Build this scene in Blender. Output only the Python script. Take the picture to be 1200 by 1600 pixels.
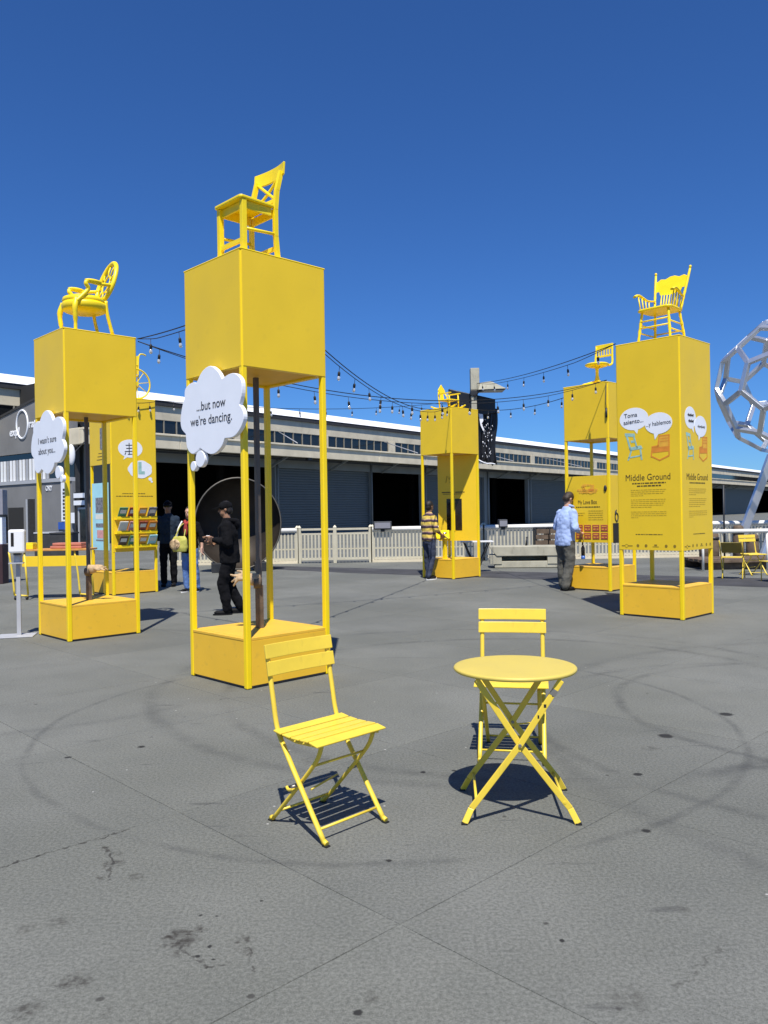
import bpy, bmesh, math, random
from mathutils import Vector, Matrix, Euler
R = math.radians
random.seed(7)
for o in list(bpy.data.objects): bpy.data.objects.remove(o)
scene = bpy.context.scene
C = scene.collection

# ---------------------------------------------------------------- camera, sky, sun, exposure
cam_d = bpy.data.cameras.new('camera'); cam = bpy.data.objects.new('camera', cam_d); C.objects.link(cam)
cam_d.sensor_fit = 'VERTICAL'; cam_d.sensor_height = 24.0; cam_d.lens = 24.0 * 1250 / 1600
cam_d.clip_start = 0.05; cam_d.clip_end = 3000
cam.matrix_world = Matrix.Translation((0, 0, 1.5)) @ Matrix.Rotation(R(90), 4, 'X') @ Matrix.Rotation(-0.0165, 4, 'Z')
scene.camera = cam

SUN_EL = 61.0
world = bpy.data.worlds.new('World'); scene.world = world; world.use_nodes = True
wt = world.node_tree; wt.nodes.clear()
sky = wt.nodes.new('ShaderNodeTexSky'); sky.sky_type = 'NISHITA'; sky.sun_disc = False
sky.sun_elevation = R(SUN_EL); sky.sun_rotation = R(180)
sky.altitude = 0; sky.air_density = 0.95; sky.dust_density = 0.05; sky.ozone_density = 8.0
bg = wt.nodes.new('ShaderNodeBackground'); bg.inputs[1].default_value = 0.092
wo = wt.nodes.new('ShaderNodeOutputWorld')
tint = wt.nodes.new('ShaderNodeMixRGB'); tint.blend_type = 'MULTIPLY'; tint.inputs[0].default_value = 1.0; tint.inputs[2].default_value = (0.39, 0.66, 1.0, 1)
wt.links.new(sky.outputs[0], tint.inputs[1]); wt.links.new(tint.outputs[0], bg.inputs[0]); wt.links.new(bg.outputs[0], wo.inputs[0])

sun_d = bpy.data.lights.new('sun', 'SUN'); sun = bpy.data.objects.new('sun', sun_d); C.objects.link(sun)
sun_d.energy = 4.6; sun_d.angle = R(0.53); sun_d.color = (1.0, 0.955, 0.88)
sun.rotation_euler = Euler((R(90 - SUN_EL), 0, R(1.2)), 'XYZ')

vs = scene.view_settings
vs.view_transform = 'Standard'; vs.look = 'None'; vs.exposure = 0.36; vs.gamma = 1.0
vs.use_curve_mapping = False

# ---------------------------------------------------------------- materials
def lin(r, g, b):
    f = lambda c: c / 12.92 if c <= 0.04045 else ((c + 0.055) / 1.055) ** 2.4
    return (f(r / 255), f(g / 255), f(b / 255))

def mat(name, col, rough=0.5, metal=0.0, var=0.08, scale=6.0, bump=0.0, bscale=60.0, spec=0.5, dirt=0.0, dirtcol=(0.12, 0.10, 0.07), coat=0.0, hue=None, chips=0.0, chipcol=(0.10, 0.06, 0.03)):
    m = bpy.data.materials.new(name); m.use_nodes = True
    nt = m.node_tree; b = nt.nodes['Principled BSDF']
    b.inputs['Roughness'].default_value = rough; b.inputs['Metallic'].default_value = metal
    b.inputs['Specular IOR Level'].default_value = spec
    b.inputs['Coat Weight'].default_value = coat
    tc = nt.nodes.new('ShaderNodeTexCoord')
    n = nt.nodes.new('ShaderNodeTexNoise'); n.inputs['Scale'].default_value = scale; n.inputs['Detail'].default_value = 6
    nt.links.new(tc.outputs['Object'], n.inputs['Vector'])
    r = nt.nodes.new('ShaderNodeValToRGB')
    c0 = tuple(max(0, c * (1 - var)) for c in col); c1 = hue or tuple(min(1, c * (1 + var)) for c in col)
    r.color_ramp.elements[0].position = 0.3; r.color_ramp.elements[0].color = (*c0, 1)
    r.color_ramp.elements[1].position = 0.7; r.color_ramp.elements[1].color = (*c1, 1)
    nt.links.new(n.outputs['Fac'], r.inputs[0])
    out = r.outputs[0]
    if dirt > 0:
        n2 = nt.nodes.new('ShaderNodeTexNoise'); n2.inputs['Scale'].default_value = scale * 4; n2.inputs['Detail'].default_value = 8
        mp = nt.nodes.new('ShaderNodeMapping'); mp.inputs['Scale'].default_value = (1, 1, 0.35)
        nt.links.new(tc.outputs['Object'], mp.inputs[0]); nt.links.new(mp.outputs[0], n2.inputs['Vector'])
        rr = nt.nodes.new('ShaderNodeValToRGB'); rr.color_ramp.elements[0].position = 0.58; rr.color_ramp.elements[1].position = 0.8
        rr.color_ramp.elements[0].color = (0, 0, 0, 1); rr.color_ramp.elements[1].color = (dirt, dirt, dirt, 1)
        nt.links.new(n2.outputs['Fac'], rr.inputs[0])
        mx = nt.nodes.new('ShaderNodeMixRGB'); mx.inputs[2].default_value = (*dirtcol, 1)
        nt.links.new(rr.outputs[0], mx.inputs[0]); nt.links.new(out, mx.inputs[1]); out = mx.outputs[0]
    if chips > 0:
        n3 = nt.nodes.new('ShaderNodeTexNoise'); n3.inputs['Scale'].default_value = 38; n3.inputs['Detail'].default_value = 3; nt.links.new(tc.outputs['Object'], n3.inputs['Vector'])
        n4 = nt.nodes.new('ShaderNodeTexNoise'); n4.inputs['Scale'].default_value = 5; nt.links.new(tc.outputs['Object'], n4.inputs['Vector'])
        ad = nt.nodes.new('ShaderNodeMath'); ad.operation = 'MULTIPLY_ADD'; ad.inputs[1].default_value = 0.45; nt.links.new(n4.outputs['Fac'], ad.inputs[0]); nt.links.new(n3.outputs['Fac'], ad.inputs[2])
        r3 = nt.nodes.new('ShaderNodeValToRGB'); r3.color_ramp.elements[0].position = 0.93 - 0.1 * chips; r3.color_ramp.elements[1].position = 0.95 - 0.1 * chips; nt.links.new(ad.outputs[0], r3.inputs[0])
        mc = nt.nodes.new('ShaderNodeMixRGB'); mc.inputs[2].default_value = (*chipcol, 1); nt.links.new(r3.outputs[0], mc.inputs[0]); nt.links.new(out, mc.inputs[1]); out = mc.outputs[0]
    nt.links.new(out, b.inputs['Base Color'])
    mr = nt.nodes.new('ShaderNodeMapRange'); mr.inputs[3].default_value = max(0.02, rough - 0.08); mr.inputs[4].default_value = min(1, rough + 0.1)
    nt.links.new(n.outputs['Fac'], mr.inputs[0]); nt.links.new(mr.outputs[0], b.inputs['Roughness'])
    if bump > 0:
        nb = nt.nodes.new('ShaderNodeTexNoise'); nb.inputs['Scale'].default_value = bscale; nb.inputs['Detail'].default_value = 4
        nt.links.new(tc.outputs['Object'], nb.inputs['Vector'])
        bp = nt.nodes.new('ShaderNodeBump'); bp.inputs['Strength'].default_value = bump; bp.inputs['Distance'].default_value = 0.01
        nt.links.new(nb.outputs['Fac'], bp.inputs['Height']); nt.links.new(bp.outputs[0], b.inputs['Normal'])
    return m

YB = (0.90, 0.53, 0.022)
M = {}
M['panel'] = mat('yellow_panel', (0.86, 0.58, 0.020), 0.42, var=0.03, scale=2.5, bump=0.02, bscale=25, dirt=0.16, dirtcol=(0.50, 0.32, 0.03))
M['base'] = mat('yellow_base_panel', (0.89, 0.52, 0.030), 0.48, var=0.04, scale=3.0, bump=0.03, bscale=30, dirt=0.42, dirtcol=(0.46, 0.27, 0.05))
M['post'] = mat('yellow_post_paint', (0.97, 0.69, 0.006), 0.33, var=0.03, scale=5, dirt=0.08, dirtcol=(0.4, 0.25, 0.02))
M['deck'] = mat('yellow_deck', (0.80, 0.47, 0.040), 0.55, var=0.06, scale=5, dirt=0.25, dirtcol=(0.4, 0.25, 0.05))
M['chair'] = mat('yellow_chair_paint', (0.95, 0.71, 0.010), 0.38, var=0.05, scale=9, bump=0.04, bscale=40)
M['bistro'] = mat('yellow_metal_enamel', (0.82, 0.60, 0.055), 0.38, var=0.05, scale=8, bump=0.02, bscale=80, dirt=0.30, dirtcol=(0.42, 0.27, 0.06))
M['table'] = mat('pale_yellow_enamel', (0.64, 0.50, 0.10), 0.45, var=0.03, scale=4, bump=0.015, bscale=50, dirt=0.30, dirtcol=(0.50, 0.38, 0.10))
M['console'] = mat('yellow_console_paint', (0.80, 0.62, 0.012), 0.75, spec=0.2)
M['asphalt'] = mat('dark_asphalt', (0.062, 0.062, 0.066), 0.9, var=0.25, scale=1.5, bump=0.3, bscale=60, spec=0.2)
M['rubber'] = mat('black_rubber', (0.012, 0.012, 0.012), 0.7)
M['scuff'] = mat('bare_scuffed_metal', (0.30, 0.28, 0.24), 0.4, 0.6)
M['white'] = mat('white_board', (0.86, 0.88, 0.92), 0.5, var=0.02)
M['ink'] = mat('dark_ink', (0.035, 0.035, 0.04), 0.6)
M['inkbrown'] = mat('brown_ink', (0.10, 0.065, 0.012), 0.6)
M['inkfaint'] = mat('olive_ink', (0.52, 0.35, 0.02), 0.6)
M['inkmid'] = mat('mid_brown_ink', (0.27, 0.18, 0.014), 0.6)
M['mullion'] = mat('grey_mullion', lin(150, 146, 132), 0.7)
M['backshade'] = mat('olive_painted_shade', (0.30, 0.24, 0.06), 0.8)  # shade under the reclined yellow backrest, put into its colour as darker olive
M['inkblue'] = mat('pale_blue_print', (0.33, 0.55, 0.50), 0.6, var=0.15, scale=14)
M['inkorange'] = mat('orange_print', (0.75, 0.26, 0.025), 0.6, var=0.1, scale=14)
M['inkamber'] = mat('amber_print', (0.82, 0.42, 0.04), 0.6, var=0.1, scale=14)
M['darkpole'] = mat('dark_brown_steel', (0.11, 0.09, 0.078), 0.45, 0.2, var=0.2)
M['wood'] = mat('pale_carved_wood', (0.45, 0.31, 0.17), 0.6, var=0.25, scale=18, bump=0.2)
M['brownwood'] = mat('brown_weathered_wood', (0.13, 0.09, 0.058), 0.75, var=0.35, scale=9, bump=0.3)
M['glassdark'] = mat('dark_window_glass', (0.012, 0.014, 0.016), 0.08, spec=0.6, var=0.3)
M['screen'] = mat('dark_acrylic', (0.02, 0.015, 0.012), 0.15, var=0.3)
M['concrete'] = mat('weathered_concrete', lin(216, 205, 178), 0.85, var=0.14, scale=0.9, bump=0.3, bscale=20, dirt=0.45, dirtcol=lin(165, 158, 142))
M['conc2'] = mat('grey_bench_concrete', lin(172, 168, 150), 0.85, var=0.16, scale=3, bump=0.3, bscale=40, dirt=0.5, dirtcol=lin(95, 92, 80))
M['roofwhite'] = mat('white_roof_membrane', (0.86, 0.87, 0.88), 0.6, var=0.03, scale=0.4)
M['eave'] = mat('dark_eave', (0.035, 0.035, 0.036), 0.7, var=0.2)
M['greywall'] = mat('dark_grey_painted_wall', lin(124, 124, 124), 0.8, var=0.10, scale=0.7, bump=0.15, bscale=12, dirt=0.2, dirtcol=lin(84, 84, 82))
M['rollup'] = mat('blue_grey_rollup_door', lin(92, 98, 98), 0.55, var=0.08, scale=1.0)
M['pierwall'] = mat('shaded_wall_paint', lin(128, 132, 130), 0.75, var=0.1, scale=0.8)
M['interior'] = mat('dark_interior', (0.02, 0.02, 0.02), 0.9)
M['fence'] = mat('cream_fence_paint', lin(196, 190, 168), 0.5, var=0.06, scale=3, dirt=0.25, dirtcol=lin(140, 132, 112))
M['railwhite'] = mat('white_handrail', lin(232, 230, 222), 0.45, var=0.04, scale=2, dirt=0.1, dirtcol=lin(170, 165, 150))
M['darkmetal'] = mat('dark_grey_metal', (0.04, 0.042, 0.045), 0.5, 0.4, var=0.2)
M['steel'] = mat('brushed_steel', (0.60, 0.62, 0.65), 0.34, 0.85, var=0.12, scale=5)
M['ball'] = mat('silver_painted_beam', (0.66, 0.68, 0.71), 0.32, 0.75, var=0.08, scale=3, dirt=0.15, dirtcol=(0.25, 0.26, 0.28))
M['dish'] = mat('weathered_dish_metal', (0.042, 0.034, 0.027), 0.5, 0.25, var=0.35, scale=2.2, dirt=0.4, dirtcol=(0.06, 0.05, 0.045))
M['rim'] = mat('pale_rim', (0.13, 0.12, 0.10), 0.5, 0.3)
M['cable'] = mat('black_cable', (0.008, 0.008, 0.009), 0.6)
M['bulb'] = mat('clear_bulb_glass', (0.80, 0.80, 0.78), 0.08, var=0.03)
M['bulb'].node_tree.nodes['Principled BSDF'].inputs['Transmission Weight'].default_value = 0.55
M['black'] = mat('black_cloth', (0.010, 0.010, 0.012), 0.9, var=0.3, bump=0.4, bscale=14)
M['tarp'] = mat('black_plastic_sheet', (0.012, 0.012, 0.015), 0.38, var=0.3, scale=4, bump=0.5, bscale=7)
M['plasticwhite'] = mat('white_plastic', (0.82, 0.82, 0.82), 0.35, var=0.02)
M['greypaint'] = mat('light_grey_paint', (0.42, 0.43, 0.45), 0.45, var=0.05)
M['orangewood'] = mat('orange_wood_top', (0.58, 0.27, 0.06), 0.5, var=0.2, scale=8)
M['redbox'] = mat('coral_red_tray', (0.50, 0.17, 0.11), 0.5, var=0.1)
M['maroon'] = mat('dark_maroon_base', (0.045, 0.02, 0.022), 0.6)
M['signgrey'] = mat('grey_sign_panel', (0.26, 0.26, 0.29), 0.4)
M['bluesign'] = mat('blue_sign', (0.03, 0.10, 0.42), 0.5)
M['cyan'] = mat('cyan_poster', (0.42, 0.78, 0.86), 0.5, var=0.06, scale=5)
M['skin'] = mat('skin_light', (0.50, 0.29, 0.20), 0.5, var=0.08, scale=20)
M['skin2'] = mat('skin_tan', (0.32, 0.17, 0.10), 0.5, var=0.08, scale=20)
M['hair'] = mat('dark_hair', (0.014, 0.010, 0.008), 0.55, var=0.4, scale=40, bump=0.6, bscale=120)
M['hairbrown'] = mat('brown_hair', (0.035, 0.022, 0.014), 0.55, var=0.4, scale=40, bump=0.6, bscale=120)
M['jeans'] = mat('blue_denim', (0.10, 0.19, 0.42), 0.85, var=0.35, scale=9, bump=0.5, bscale=30)
M['darkjeans'] = mat('dark_denim', (0.032, 0.042, 0.075), 0.85, var=0.35, scale=9, bump=0.5, bscale=30)
M['olive'] = mat('grey_olive_cotton', (0.095, 0.092, 0.078), 0.9, var=0.3, scale=10, bump=0.6, bscale=22)
M['blackcotton'] = mat('black_cotton', (0.006, 0.006, 0.0075), 0.95, spec=0.15, var=0.4, scale=8, bump=0.6, bscale=22)
M['navy'] = mat('navy_cotton', (0.022, 0.035, 0.055), 0.95, spec=0.15, var=0.3, scale=8, bump=0.6, bscale=22)
M['shirtblue'] = mat('pale_blue_shirt', (0.36, 0.47, 0.76), 0.85, var=0.10, scale=9, bump=0.7, bscale=16)
M['redscarf'] = mat('red_scarf', (0.33, 0.035, 0.03), 0.9, var=0.3, scale=14)
M['bag'] = mat('yellow_green_bag', (0.50, 0.47, 0.09), 0.7, var=0.2, scale=10)
M['patch'] = mat('orange_patterned_cloth', (0.50, 0.16, 0.05), 0.8, var=0.9, scale=16, hue=(0.75, 0.55, 0.3))
M['sole'] = mat('white_rubber_sole', (0.75, 0.74, 0.72), 0.6)
M['shoe'] = mat('black_shoe', (0.008, 0.008, 0.009), 0.7, spec=0.2)
M['blueglass'] = mat('blue_bottle', (0.05, 0.14, 0.45), 0.3)
M['straw'] = mat('dry_seedheads', (0.30, 0.22, 0.13), 0.9, var=0.4, scale=20)
M['green'] = mat('green_print', (0.10, 0.30, 0.16), 0.6)
M['pinkprint'] = mat('pink_print', (0.70, 0.35, 0.33), 0.6, var=0.2, scale=20)
M['greyprint'] = mat('grey_photo_print', (0.20, 0.21, 0.23), 0.6, var=0.7, scale=22)
M['lightprint'] = mat('pale_print', (0.78, 0.80, 0.72), 0.6, var=0.06, scale=12)
M['redprint'] = mat('brick_red_print', (0.38, 0.08, 0.04), 0.6, var=0.3, scale=22)

M['dish'].node_tree.nodes['Principled BSDF'].inputs['Specular IOR Level'].default_value = 0.25
def striped():
    m = bpy.data.materials.new('striped_knit'); m.use_nodes = True
    nt = m.node_tree; b = nt.nodes['Principled BSDF']; b.inputs['Roughness'].default_value = 0.9
    tc = nt.nodes.new('ShaderNodeTexCoord'); sp = nt.nodes.new('ShaderNodeSeparateXYZ')
    no = nt.nodes.new('ShaderNodeTexNoise'); no.inputs['Scale'].default_value = 7
    nt.links.new(tc.outputs['Object'], no.inputs['Vector']); nt.links.new(tc.outputs['Object'], sp.inputs[0])
    ad = nt.nodes.new('ShaderNodeMath'); ad.operation = 'MULTIPLY_ADD'; ad.inputs[1].default_value = 0.05
    nt.links.new(no.outputs['Fac'], ad.inputs[0]); nt.links.new(sp.outputs['Z'], ad.inputs[2])
    mu = nt.nodes.new('ShaderNodeMath'); mu.operation = 'MULTIPLY'; mu.inputs[1].default_value = 7.2
    nt.links.new(ad.outputs[0], mu.inputs[0])
    fr = nt.nodes.new('ShaderNodeMath'); fr.operation = 'FRACT'; nt.links.new(mu.outputs[0], fr.inputs[0])
    r = nt.nodes.new('ShaderNodeValToRGB'); r.color_ramp.interpolation = 'CONSTANT'
    e = r.color_ramp.elements
    e[0].position = 0; e[0].color = (0.70, 0.50, 0.09, 1); e[1].position = 0.42; e[1].color = (0.05, 0.03, 0.035, 1)
    x = e.new(0.72); x.color = (0.20, 0.10, 0.14, 1); x = e.new(0.84); x.color = (0.62, 0.45, 0.16, 1)
    nt.links.new(fr.outputs[0], r.inputs[0]); nt.links.new(r.outputs[0], b.inputs['Base Color'])
    return m
M['stripes'] = striped()

# ---------------------------------------------------------------- mesh helpers
class MB:
    """collects geometry in local coordinates; build() links it as one mesh object"""
    def __init__(s): s.v = []; s.f = []; s.s = []
    def add(s, vs, fs, smooth=False, mx=None):
        n = len(s.v)
        for p in vs: s.v.append(tuple(mx @ Vector(p)) if mx is not None else tuple(p))
        for q in fs: s.f.append(tuple(i + n for i in q)); s.s.append(smooth)
        return s
    def box(s, c, d, mx=None):
        x, y, z = c; a, b, h = d[0] / 2, d[1] / 2, d[2] / 2
        vs = [(x + i * a, y + j * b, z + k * h) for k in (-1, 1) for j in (-1, 1) for i in (-1, 1)]
        return s.add(vs, [(0, 2, 3, 1), (4, 5, 7, 6), (0, 1, 5, 4), (2, 6, 7, 3), (0, 4, 6, 2), (1, 3, 7, 5)], False, mx)
    def bar(s, p, q, w, h, up=(0, 0, 1), taper=1.0):
        p, q = Vector(p), Vector(q); d = (q - p).normalized(); up = Vector(up)
        if abs(d.dot(up)) > 0.98: up = Vector((0, 1, 0)) if abs(d.y) < 0.9 else Vector((1, 0, 0))
        x = d.cross(up).normalized(); y = x.cross(d)
        vs = []
        for e, t in ((p, 1), (q, taper)):
            for i, j in ((-1, -1), (1, -1), (1, 1), (-1, 1)): vs.append(e + x * (i * w / 2 * t) + y * (j * h / 2 * t))
        return s.add(vs, [(0, 1, 2, 3)[::-1], (4, 5, 6, 7), (0, 1, 5, 4), (1, 2, 6, 5), (2, 3, 7, 6), (3, 0, 4, 7)])
    def tube(s, pts, r, n=8, sm=True, flat=1.0, closed=False):
        pts = [Vector(p) for p in pts]; k = len(pts)
        rs = r if isinstance(r, (list, tuple)) else [r] * k
        vs = []; up = None
        for i, p in enumerate(pts):
            a = pts[(i - 1) % k] if (closed or i) else p; b = pts[(i + 1) % k] if (closed or i < k - 1) else p
            t = (b - a).normalized()
            if up is None:
                up = Vector((0, 0, 1)) if abs(t.z) < 0.9 else Vector((1, 0, 0))
            x = t.cross(up)
            if x.length < 1e-4: x = t.orthogonal()
            x.normalize(); y = x.cross(t).normalized(); up = y
            for j in range(n):
                g = 2 * math.pi * j / n; vs.append(p + x * (math.cos(g) * rs[i]) + y * (math.sin(g) * rs[i] * flat))
        fs = []
        for i in range(k if closed else k - 1):
            for j in range(n):
                a = i * n + j; b = i * n + (j + 1) % n; i2 = (i + 1) % k
                fs.append((a, b, i2 * n + (j + 1) % n, i2 * n + j))
        s.add(vs, fs, sm)
        if not closed:
            m = len(s.v) - len(vs)
            s.f.append(tuple(m + j for j in range(n))[::-1]); s.s.append(False)
            s.f.append(tuple(m + (k - 1) * n + j for j in range(n))); s.s.append(False)
        return s
    def lathe(s, prof, n=16, mx=None, sm=True, sx=1.0, sy=1.0):
        vs = []; fs = []
        for r, z in prof:
            for j in range(n):
                g = 2 * math.pi * j / n; vs.append((math.cos(g) * r * sx, math.sin(g) * r * sy, z))
        k = len(prof)
        for i in range(k - 1):
            for j in range(n): fs.append((i * n + j, i * n + (j + 1) % n, (i + 1) * n + (j + 1) % n, (i + 1) * n + j))
        fs.append(tuple(range(n))[::-1]); fs.append(tuple((k - 1) * n + j for j in range(n)))
        return s.add(vs, fs, sm, mx)
    def prism(s, poly, t, mx=None):
        """poly in local XY, extruded along +Z by t"""
        n = len(poly)
        ar = sum(poly[i][0] * poly[(i + 1) % n][1] - poly[(i + 1) % n][0] * poly[i][1] for i in range(n))
        if ar < 0: poly = poly[::-1]
        vs = [(x, y, 0) for x, y in poly] + [(x, y, t) for x, y in poly]
        fs = [tuple(range(n))[::-1], tuple(range(n, 2 * n))] + [(i, (i + 1) % n, n + (i + 1) % n, n + i) for i in range(n)]
        return s.add(vs, fs, False, mx)
    def ell(s, c, r, n=12, m=8, mx=None):
        vs = []; fs = []
        for i in range(m + 1):
            th = math.pi * i / m
            for j in range(n):
                g = 2 * math.pi * j / n
                vs.append((c[0] + r[0] * math.sin(th) * math.cos(g), c[1] + r[1] * math.sin(th) * math.sin(g), c[2] + r[2] * math.cos(th)))
        for i in range(m):
            for j in range(n): fs.append((i * n + j, (i + 1) * n + j, (i + 1) * n + (j + 1) % n, i * n + (j + 1) % n))
        return s.add(vs, fs, True, mx)
    def cap(s, p, r0, q, r1, n=10):
        """tapered capsule as sphere - frustum - sphere"""
        p, q = Vector(p), Vector(q)
        s.ell(p, (r0,) * 3, n, 6); s.ell(q, (r1,) * 3, n, 6)
        return s.tube([p, q], [r0, r1], n)
    def mesh(s, name):
        me = bpy.data.meshes.new(name); me.from_pydata(s.v, [], s.f); me.polygons.foreach_set('use_smooth', s.s); me.update()
        return me
    def build(s, name, m, parent=None, bevel=0.0, mx=None, weld=False):
        me = s.mesh(name)
        if weld:
            bm = bmesh.new(); bm.from_mesh(me); bmesh.ops.remove_doubles(bm, verts=bm.verts, dist=1e-5); bm.to_mesh(me); bm.free()
        o = bpy.data.objects.new(name, me); C.objects.link(o)
        me.materials.append(M[m] if isinstance(m, str) else m)
        if parent is not None: o.parent = parent
        if mx is not None: o.matrix_local = mx
        if bevel:
            b = o.modifiers.new('bevel', 'BEVEL'); b.width = bevel; b.segments = 2; b.limit_method = 'ANGLE'; b.angle_limit = R(40)
        return o

def tag(o, label=None, cat=None, group=None, kind=None):
    if label: o['label'] = label
    if cat: o['category'] = cat
    if group: o['group'] = group
    if kind: o['kind'] = kind
    return o
def thing(name, label, cat, loc=(0, 0, 0), rz=0.0, group=None, parent=None):
    o = bpy.data.objects.new(name, None); C.objects.link(o); o.empty_display_size = 0.2
    o.location = loc; o.rotation_euler = (0, 0, rz)
    return tag(o, label, cat, group)
def part(name, m, parent, fn, bevel=0.0):
    b = MB(); fn(b); return b.build(name, m, parent, bevel)
def copy_tree(o, parent=None):
    c = o.copy(); C.objects.link(c); c.parent = parent
    for ch in list(o.children): copy_tree(ch, c)
    return c
def child(me, name, parent, mx, m=None):
    o = bpy.data.objects.new(name, me); C.objects.link(o); o.parent = parent; o.matrix_local = mx
    return o
def frame(o, x, y, z=None):
    x = Vector(x); y = Vector(y); z = Vector(z) if z else x.cross(y)
    m = Matrix.Identity(4)
    for i, a in enumerate((x, y, z)):
        for j in range(3): m[j][i] = a[j]
    m.translation = Vector(o); return m

TEXTS = []; REMESH = []
def text(parent, s, size, mx, m='ink', name='lettering', align='LEFT', sx=1.0, ext=0.0008, spacing=1.0, bold=0.0):
    cu = bpy.data.curves.new(name, 'FONT'); cu.body = s; cu.size = size; cu.align_x = align; cu.extrude = ext; cu.space_character = spacing
    cu.resolution_u = 3; cu.offset = bold
    o = bpy.data.objects.new(name, cu); C.objects.link(o); o.parent = parent; o.matrix_local = mx @ Matrix.Diagonal((sx, 1, 1, 1))
    TEXTS.append((o, M[m])); return o
def catmull(pts, n=4, closed=False):
    out = []; k = len(pts)
    for i in range(k if closed else k - 1):
        g = lambda j: pts[j % k] if closed else pts[max(0, min(k - 1, j))]
        p0, p1, p2, p3 = g(i - 1), g(i), g(i + 1), g(i + 2)
        for t in range(n):
            u = t / n
            out.append(tuple(0.5 * (2 * b + (c - a) * u + (2 * a - 5 * b + 4 * c - d) * u * u + (3 * b - a - 3 * c + d) * u ** 3) for a, b, c, d in zip(p0, p1, p2, p3)))
    if not closed: out.append(tuple(pts[-1]))
    return out

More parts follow.
